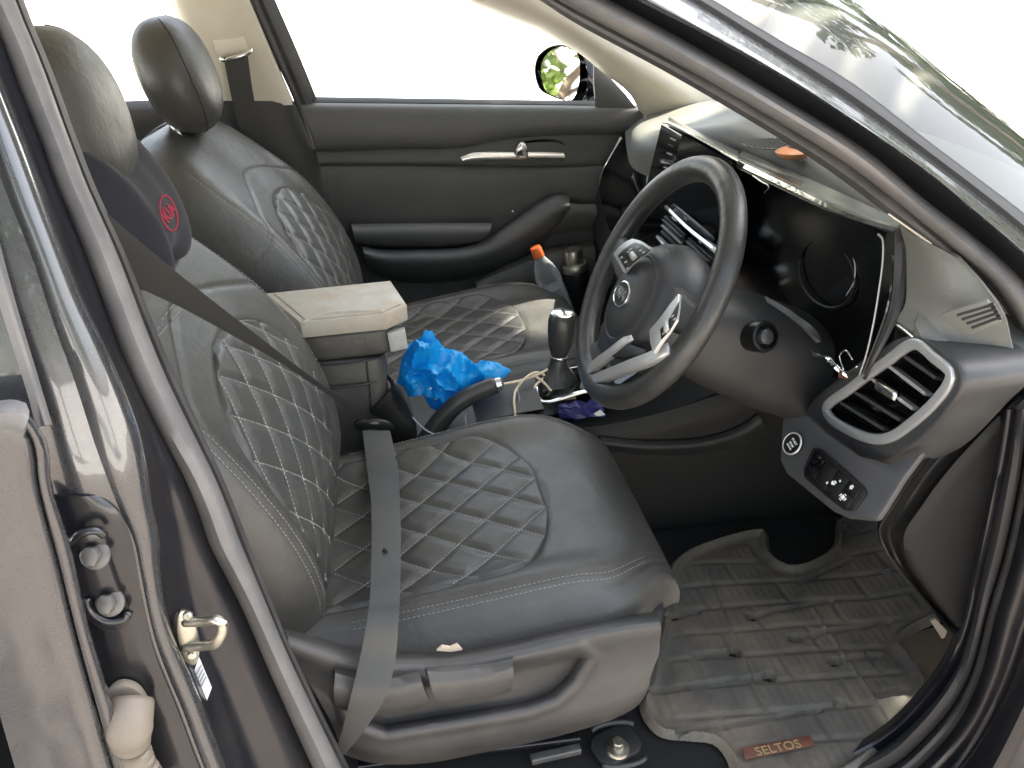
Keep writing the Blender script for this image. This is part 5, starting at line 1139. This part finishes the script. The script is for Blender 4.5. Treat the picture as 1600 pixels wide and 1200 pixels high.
# driver belt: shoulder run, tongue and buckle, lap run
bt_ = thing('seat_belt', 'black driver seat belt buckled empty across the driver seat and down over its edge', 'seat belt', P(560, 1150, -.67))
bA, bB = P(120, 335, -.675), P(577, 652, -.135); bdv = bB-bA
def onbelt(px, py):                       # photo edge point carried to the depth of the taut belt
    d = ray(px, py).normalized(); w0 = CAM-bA; a_ = d.dot(d); b_ = d.dot(bdv); c_ = bdv.dot(bdv); t = (a_*bdv.dot(w0)-b_*d.dot(w0))/(a_*c_-b_*b_)
    return P(px, py, bA.y+bdv.y*t)
up_ = [onbelt(*p) for p in ((142, 314), (160, 328), (240, 396), (330, 468), (400, 522), (500, 598), (592, 655))]
lo_ = [onbelt(*p) for p in ((182, 426), (200, 440), (290, 484), (370, 528), (440, 568), (520, 622), (562, 655))]
keep(strap('shoulder_webbing', up_, lo_, beltd, 50), bt_)
keep(plate3('tongue', [P(a, b, -.135) for a, b in ((552, 660), (560, 654), (590, 653), (610, 658), (616, 668), (606, 672), (580, 668), (558, 670))], .008, blackm, n=24, bevel=.002), bt_)
keep(text('tongue_mark', 'PRESS', .006, frame(P(585, 661, -.144), r2, u2), boxm), bt_)
la = [P(566, 668, -.137), P(572, 720, -.20), PZ(580, 790, .335), PZ(580, 880, .345), PZ(575, 960, .372), P(562, 1030, -.672), P(550, 1080, -.694), P(535, 1140, -.690), P(520, 1185, -.672)]
lb = [P(608, 668, -.137), P(620, 720, -.20), PZ(625, 790, .335), PZ(626, 880, .345), PZ(623, 960, .372), P(618, 1030, -.676), P(606, 1080, -.700), P(570, 1140, -.694), P(528, 1190, -.672)]
keep(strap('lap_webbing', la, lb, beltm, 70), bt_)
keep(lathe('stop_button', [(.0042, 0), (.0040, .0015), (.0025, .0022), (0, .0022)], blackm, None, frame(PZ(602, 860, .3455), (1, 0, 0), (0, 1, 0)), 16), bt_)
bk = thing('belt_buckle', 'black seat belt buckle stalk beside the driver cushion', 'belt buckle', P(590, 730, -.12))
keep(sweep('buckle_body', [P(590, 668, -.118), P(586, 700, -.115), P(582, 740, -.112)], rrect(.030, .020, .005), blackm, n=8, upv=(0, 1, 0)), bk)
# stitched print on the upper backrest
for (a, b, c, d) in ((241, 533, 263, 507), (268, 500, 280, 487), (246, 514, 249, 511), (253, 500, 256, 496), (258, 492, 262, 487), (264, 484, 272, 475)):
    q = [V((a+(c-a)*t, b+(d-b)*t)) for t in (0, .5, 1)]
    def onback(px, py):
        R_ = Matrix.Translation((DX-.03, DY, .235)) @ Matrix.Rotation(-radians(20), 4, 'Y'); Ri = R_.inverted(); o_ = Ri @ CAM; d_ = (Ri.to_3x3() @ ray(px, py)).normalized(); t = .4
        for _ in range(500):
            p = o_+d_*t
            if p.x < back_front(p.y, p.z)+.0008: break
            t += .003
        return R_ @ p
    keep(tube('embroidery', [onback(v.x, v.y) for v in q], .0009, threadm, n=6, seg=5), drv)

# ================================================================== floor mat
fmat = thing('floor_mat', 'dusty black rubber floor mat with raised ribs in the driver footwell', 'floor mat', (.2, -.45, 0))
segs = [((1175, 959), (1300, 935)), ((1242, 994), (1390, 965)), ((1303, 1030), (1376, 1019)), ((1373, 1083), (1417, 1074)), ((1087, 1019), (1149, 1013)), ((1012, 1077), (1204, 1051)), ((1040, 960), (1090, 950)), ((1060, 1140), (1280, 1105)), ((1330, 870), (1250, 905))]
holes = [(1175, 959), (1242, 994), (1303, 1030), (1315, 1095), (1149, 1013), (1204, 1051)]
joints = [((1099, 879), (1198, 1106)), ((1265, 943), (1388, 1118)), ((1400, 1000), (1440, 1060))]
f2 = lambda p: PZ(p[0], p[1], .015).to_2d()
segs = [(f2(a), f2(b)) for a, b in segs]; holes = [f2(a) for a in holes]; joints = [(f2(a), f2(b)) for a, b in joints]
def dseg(p, s):
    a, b = s; d = b-a; t = max(0, min(1, (p-a).dot(d)/d.dot(d))); return (p-(a+d*t)).length
def inside(p, poly):
    c = False; j = len(poly)-1
    for i in range(len(poly)):
        if (poly[i].y > p.y) != (poly[j].y > p.y) and p.x < (poly[j].x-poly[i].x)*(p.y-poly[i].y)/(poly[j].y-poly[i].y)+poly[i].x: c = not c
        j = i
    return c
outl = [(1055, 872), (1195, 826), (1208, 862), (1235, 880), (1300, 852), (1310, 812), (1365, 790), (1440, 880), (1490, 955), (1414, 1000), (1450, 1062), (1400, 1150), (1300, 1225), (1160, 1250), (1135, 1180), (1115, 1158), (1080, 1153), (1030, 1145), (1000, 1105), (1010, 1060), (1030, 980)]
poly = cr([PZ(a, b, .012) for a, b in outl], 260, True); poly2 = [p.to_2d() for p in poly]
x0, x1 = min(p.x for p in poly2), max(p.x for p in poly2); y0, y1 = min(p.y for p in poly2), max(p.y for p in poly2)
NX, NY = 230, 220; idx = {}; vs = []; fs = []
for i in range(NX):
    for j in range(NY):
        p = V((x0+(x1-x0)*i/(NX-1), y0+(y1-y0)*j/(NY-1)))
        ki = min(range(len(poly2)), key=lambda q: (p-poly2[q]).length_squared); near = poly2[ki]; de = (p-near).length
        for kk in (ki-1, ki):
            A_, B_ = poly2[kk], poly2[(kk+1) % len(poly2)]; dv_ = B_-A_; t_ = max(0, min(1, (p-A_).dot(dv_)/max(dv_.dot(dv_), 1e-12))); c_ = A_+dv_*t_
            if (p-c_).length < de: near = c_; de = (p-c_).length
        if not inside(p, poly2):
            continue
        z = .006+.006*noise.noise(V((p.x*6, p.y*6, 0)))
        z += .012*exp(-((de-.010)/.006)**2)
        for s in segs: z -= .0075*sm(.0075, .0035, dseg(p, s))
        for h in holes: z -= .0075*sm(.012, .008, (p-h).length)
        for s in joints: z += .003*sm(.0035, .001, dseg(p, s))
        rv = (p.y+.10*p.x)/.058; ri = math.floor(rv); rf = rv-ri; cu = p.x/.150+.5*(ri % 2); cf = cu-math.floor(cu)
        ed_ = min(min(rf, 1-rf)*.058, min(cf, 1-cf)*.150); z += .0030*sm(.0025, .0065, ed_)*sm(.025, .045, de)+.0006*(1 if sin(p.x*420) > 0 else 0)*sm(.0065, .009, ed_)
        z += .26*max(0, p.x-.44)**1.3
        idx[(i, j)] = len(vs); vs.append((p.x, p.y, z))
for i in range(NX-1):
    for j in range(NY-1):
        k = [(i, j), (i+1, j), (i+1, j+1), (i, j+1)]
        if all(q in idx for q in k): fs.append(tuple(idx[q] for q in k))
for (i, j), k in idx.items():             # pull the rim of the grid onto the outline
    if any((i+a_, j+b_) not in idx for a_ in (-1, 0, 1) for b_ in (-1, 0, 1)):
        p = V(vs[k][:2]); best = None
        for kk in range(len(poly2)):
            A_, B_ = poly2[kk-1], poly2[kk]; dv_ = B_-A_; t_ = max(0, min(1, (p-A_).dot(dv_)/max(dv_.dot(dv_), 1e-12))); c_ = A_+dv_*t_
            if best is None or (p-c_).length < best[0]: best = ((p-c_).length, c_)
        vs[k] = (best[1].x, best[1].y, vs[k][2]*.6)
keep(mesh('mat_sheet', vs, fs, matm), fmat); solid(LAST[0], .008)
bq = [(1158, 1170), (1266, 1150), (1272, 1166), (1164, 1188)]
keep(plate3('name_badge', [PZ(a, b, .016) for a, b in bq], .003, redp, bevel=.001, towards=(0, 0, 1)), fmat)
a, b = PZ(1162, 1179, .02), PZ(1269, 1158, .02); bx_ = (b-a).normalized(); keep(text('badge_letters', 'SELTOS', .020, frame((a+b)/2+V((0, 0, -.0002)), bx_, V((0, 0, 1)).cross(bx_)), goldp, None, .0005, 1.1), fmat)
for (a, b) in ((1310, 818), (1378, 888)):
    for k in range(3): keep(tube('grip_mark', [PZ(a-3+4*k, b-9+2*k, .02), PZ(a+2+3*k, b+6-k*2, .02), PZ(a+14, b+8-4*k, .02)], .0018, sealm, n=10, seg=6), fmat)
# carpeted toe board and rest
da(loft('toe_board', [[(.50, -.13, -.03), (.50, -.45, -.03), (.50, -.70, -.03)], [(.62, -.13, .02), (.62, -.45, .02), (.62, -.70, .02)], [(.72, -.13, .28), (.72, -.45, .28), (.70, -.70, .28)]], carpet, 14, 14, thick=.004))
cpt = mesh('carpet', [(-.9, -.70, -.004), (.50, -.70, -.004), (.50, -.12, -.004), (-.9, -.12, -.004)], [(0, 1, 2, 3)], carpet, None, False); bp(cpt); solid(cpt, .004)
tanc = mat('dusty_tan_carpet', (.10, .082, .055), .95, bump=.8, bscale=700, dust=(.16, .13, .09), dustamt=.5)
fmat2 = bp(plate3('carpet_edge', [PZ(a, b, .001) for a, b in ((1400, 1000), (1500, 970), (1510, 1010), (1450, 1075), (1430, 1060))], .004, tanc, towards=(0, 0, 1)))
0 and bp(plate3('sill_scuff', [P(a, b, -.70) for a, b in ((1440, 1000), (1485, 985), (1460, 1030), (1440, 1062))], .002, matm))

# ================================================================== trees seen in the reflections
leafm = mat('green_leaf', (.075, .13, .03), .5, var=.35, vscale=3); barkm = mat('grey_brown_bark', (.16, .12, .09), .9, bump=1, bscale=30)
leaft = mat('yellow_green_leaf', (.17, .24, .05), .55, var=.3, vscale=4)
def tree(name, label, base, blobs, nleaf, size, lm, trunk, seed, cat='tree', gap=None):
    r = random.Random(seed); t = thing(name, label, cat, base)
    vs = []; fs = []
    for k in range(nleaf):
        c, R = blobs[r.randrange(len(blobs))]
        while True:
            q = V((r.uniform(-1, 1), r.uniform(-1, 1), r.uniform(-1, 1)))
            if .15 < q.length < 1: break
        q = q*(.55+.45*q.length)
        p = V(c)+V((q.x*R[0], q.y*R[1], q.z*R[2])); s = size*r.uniform(.6, 1.3)
        if gap is not None:
            w_ = p-gap[0]; w_ = w_-sdir*w_.dot(sdir)
            if w_.length < gap[1]: continue
        x = V((r.uniform(-1, 1), r.uniform(-1, 1), r.uniform(-.5, .5))).normalized(); y = x.cross(V((r.uniform(-1, 1), r.uniform(-1, 1), r.uniform(-1, 1)))).normalized()
        o = len(vs); vs += [p-x*s, p-y*s*.42, p+x*s, p+y*s*.42]; fs.append((o, o+1, o+2, o+3))
    keep(mesh('crown', vs, fs, lm, None, False), t)
    for k, (pts, sc) in enumerate(trunk): keep(sweep('trunk' if k == 0 else 'limb', pts, circ(1, 9), barkm, n=24, scale=sc), t)
    return t
rb = random.Random(11)
blobs = [((2.7+rb.uniform(-1.8, 1.9), 1.6+rb.uniform(-1.3, 1.7), 5.0+rb.uniform(-.9, 1.3)), (rb.uniform(.6, 1.0), rb.uniform(.6, 1.0), rb.uniform(.4, .7))) for _ in range(18)]
for q_, r_ in (((-.2, -.40, .35), .75), ((-.45, -.45, .6), .7), ((-.1, -.55, .3), .6), ((-.5, -.1, .5), .45)):
    c_ = V(q_)+sdir*5.4; blobs += [(tuple(c_), (r_, r_, r_*.6))]*3  # extra leaf clusters set on the sun line to shade the driver seat
tree('shade_tree', 'leafy tree arching over the front of the car, casting dappled shade', (6.4, 3.4, G), blobs, 13000, .115, leafm,
     [([(6.4, 3.4, G), (6.1, 3.2, 1.5), (5.2, 2.7, 3.2), (3.9, 2.0, 4.4), (2.6, 1.5, 5.0)], [.20, .16, .13, .09, .05]), ([(5.2, 2.7, 3.2), (4.4, 1.2, 4.3), (3.2, -.2, 5.2)], [.10, .07, .03]), ([(3.9, 2.0, 4.4), (2.6, 3.0, 5.1), (1.2, 3.3, 5.6)], [.09, .06, .02]), ([(2.6, 1.5, 5.0), (1.6, 1.0, 5.4), (.5, .6, 5.6)], [.05, .035, .015])], 5, gap=(V((.06, .42, .28)), .17))  # crown gap shaped to let a sun patch onto the passenger cushion
def bl_(c, sp, n, lo, hi): return [((c[0]+rb.uniform(-1, 1)*sp[0], c[1]+rb.uniform(-1, 1)*sp[1], c[2]+rb.uniform(-1, 1)*sp[2]), (rb.uniform(lo, hi), rb.uniform(lo, hi), rb.uniform(lo, hi)*.8)) for _ in range(n)]
def limbs(b, h, r, n, seed):
    q = random.Random(seed); b = V(b); out = [([b, b+V((.1, .1, h*.35)), b+V((q.uniform(-.4, .4), q.uniform(-.4, .4), h*.7)), b+V((q.uniform(-.6, .6), q.uniform(-.6, .6), h))], [r, r*.8, r*.5, r*.12])]
    for k in range(n):
        z = h*q.uniform(.15, .75); a = q.uniform(0, 2*pi); l = h*q.uniform(.25, .45)
        out.append(([b+V((.1, .1, z)), b+V((cos(a)*l*.5, sin(a)*l*.5, z+l*.35)), b+V((cos(a)*l, sin(a)*l, z+l*q.uniform(.2, .6)))], [r*.4, r*.25, r*.06]))
    return out
tree('roadside_tree', 'bare branched roadside tree mirrored in the windscreen edge', (9.6, 6.9, G), bl_((9.6, 6.9, 2.2), (1.6, 1.6, 2.0), 14, .4, .9), 3500, .13, leafm, limbs((9.6, 6.9, G), 5, .16, 14, 1), 21)
tree('roadside_tree', 'second roadside tree further along, mirrored low in the windscreen edge', (11.4, 5.9, G), bl_((11.4, 5.9, 2.0), (1.6, 1.6, 1.9), 14, .4, .9), 3500, .13, leafm, limbs((11.4, 5.9, G), 5.5, .18, 14, 2), 22)
tree('roadside_tree', 'broad leafy tree across the road, mirrored in the gloss instrument hood', (9.5, 19.5, G), bl_((9.5, 19.5, 6.0), (4.5, 3.0, 3.0), 26, .8, 1.5), 9000, .22, leafm, limbs((9.5, 19.5, G), 9, .3, 10, 3), 23)
for k_, (x_, y_, h_, t_) in enumerate(((8.6, 8.0, 5.2, 'tall thin tree nearest the road, mirrored in the upper windscreen edge'), (12.6, 7.6, 6.5, 'tree at the back of the row, mirrored between its neighbours in the windscreen edge'), (13.2, 4.6, 6.0, 'farthest tree of the row, mirrored at the lowest windscreen edge'))):
    tree('roadside_tree', t_, (x_, y_, G), bl_((x_, y_, 2.2), (1.6, 1.6, 2.2), 14, .4, .9), 3500, .13, leafm, limbs((x_, y_, G), h_, .15, 16, 31+k_), 41+k_)
tree('roadside_tree', 'tree behind the photographer, mirrored in the grey rear door paint', (-4.6, -7.2, G), bl_((-4.6, -7.2, 3.2), (2.2, 1.5, 2.0), 18, .6, 1.2), 6000, .16, leafm, limbs((-4.6, -7.2, G), 5.5, .18, 12, 51), 61)
tree('roadside_tree', 'spreading tree behind the photographer, mirrored in the centre pillar paint', (1.8, -8.2, G), bl_((1.8, -8.2, 3.6), (2.6, 1.5, 2.0), 18, .6, 1.2), 6000, .16, leafm, limbs((1.8, -8.2, G), 6, .2, 12, 52), 62)
rw_ = random.Random(77); vs = []; fs = []  # leaves without trunks, added to darken and mottle the windscreen reflection
for k in range(15000):
    az = radians(rw_.uniform(47.5, 70)); ds = rw_.uniform(11, 17); z = .9+5.5*rw_.random()**1.2
    if noise.noise(V((az*9, z*.55, ds*.15))) < -.12: continue
    p = V((.2+ds*sin(az), -.7+ds*cos(az), z)); x = V((rw_.uniform(-1, 1), rw_.uniform(-1, 1), rw_.uniform(-.6, .6))).normalized(); y = x.cross(V((rw_.uniform(-1, 1), rw_.uniform(-1, 1), rw_.uniform(-1, 1)))).normalized(); s_ = .20*rw_.uniform(.6, 1.3)
    o = len(vs); vs += [p-x*s_, p-y*s_*.45, p+x*s_, p+y*s_*.45]; fs.append((o, o+1, o+2, o+3))
tag(mesh('added_leaf_belt', vs, fs, leafm, None, False), 'loose leaf mass added across the road to darken the windscreen reflection', 'foliage', kind='stuff')
tree('leafy_shrub', 'yellow green leafy shrub behind the car, mirrored in the far wing mirror', (-4.0, 2.7, G), bl_((-4.0, 2.75, .45), (.8, 1.0, .7), 16, .25, .55), 5000, .07, leaft, limbs((-4.0, 2.7, G), 1.6, .05, 8, 4), 9, 'shrub')
vs = [(-5.6+.5*sin(t*3)+2.4*cos(t), 3.0+1.6*sin(t), G+.006) for t in [i*2*pi/24 for i in range(24)]]
tag(mesh('earth_patch', vs, [tuple(range(24))], earthm, None, False), kind='structure')
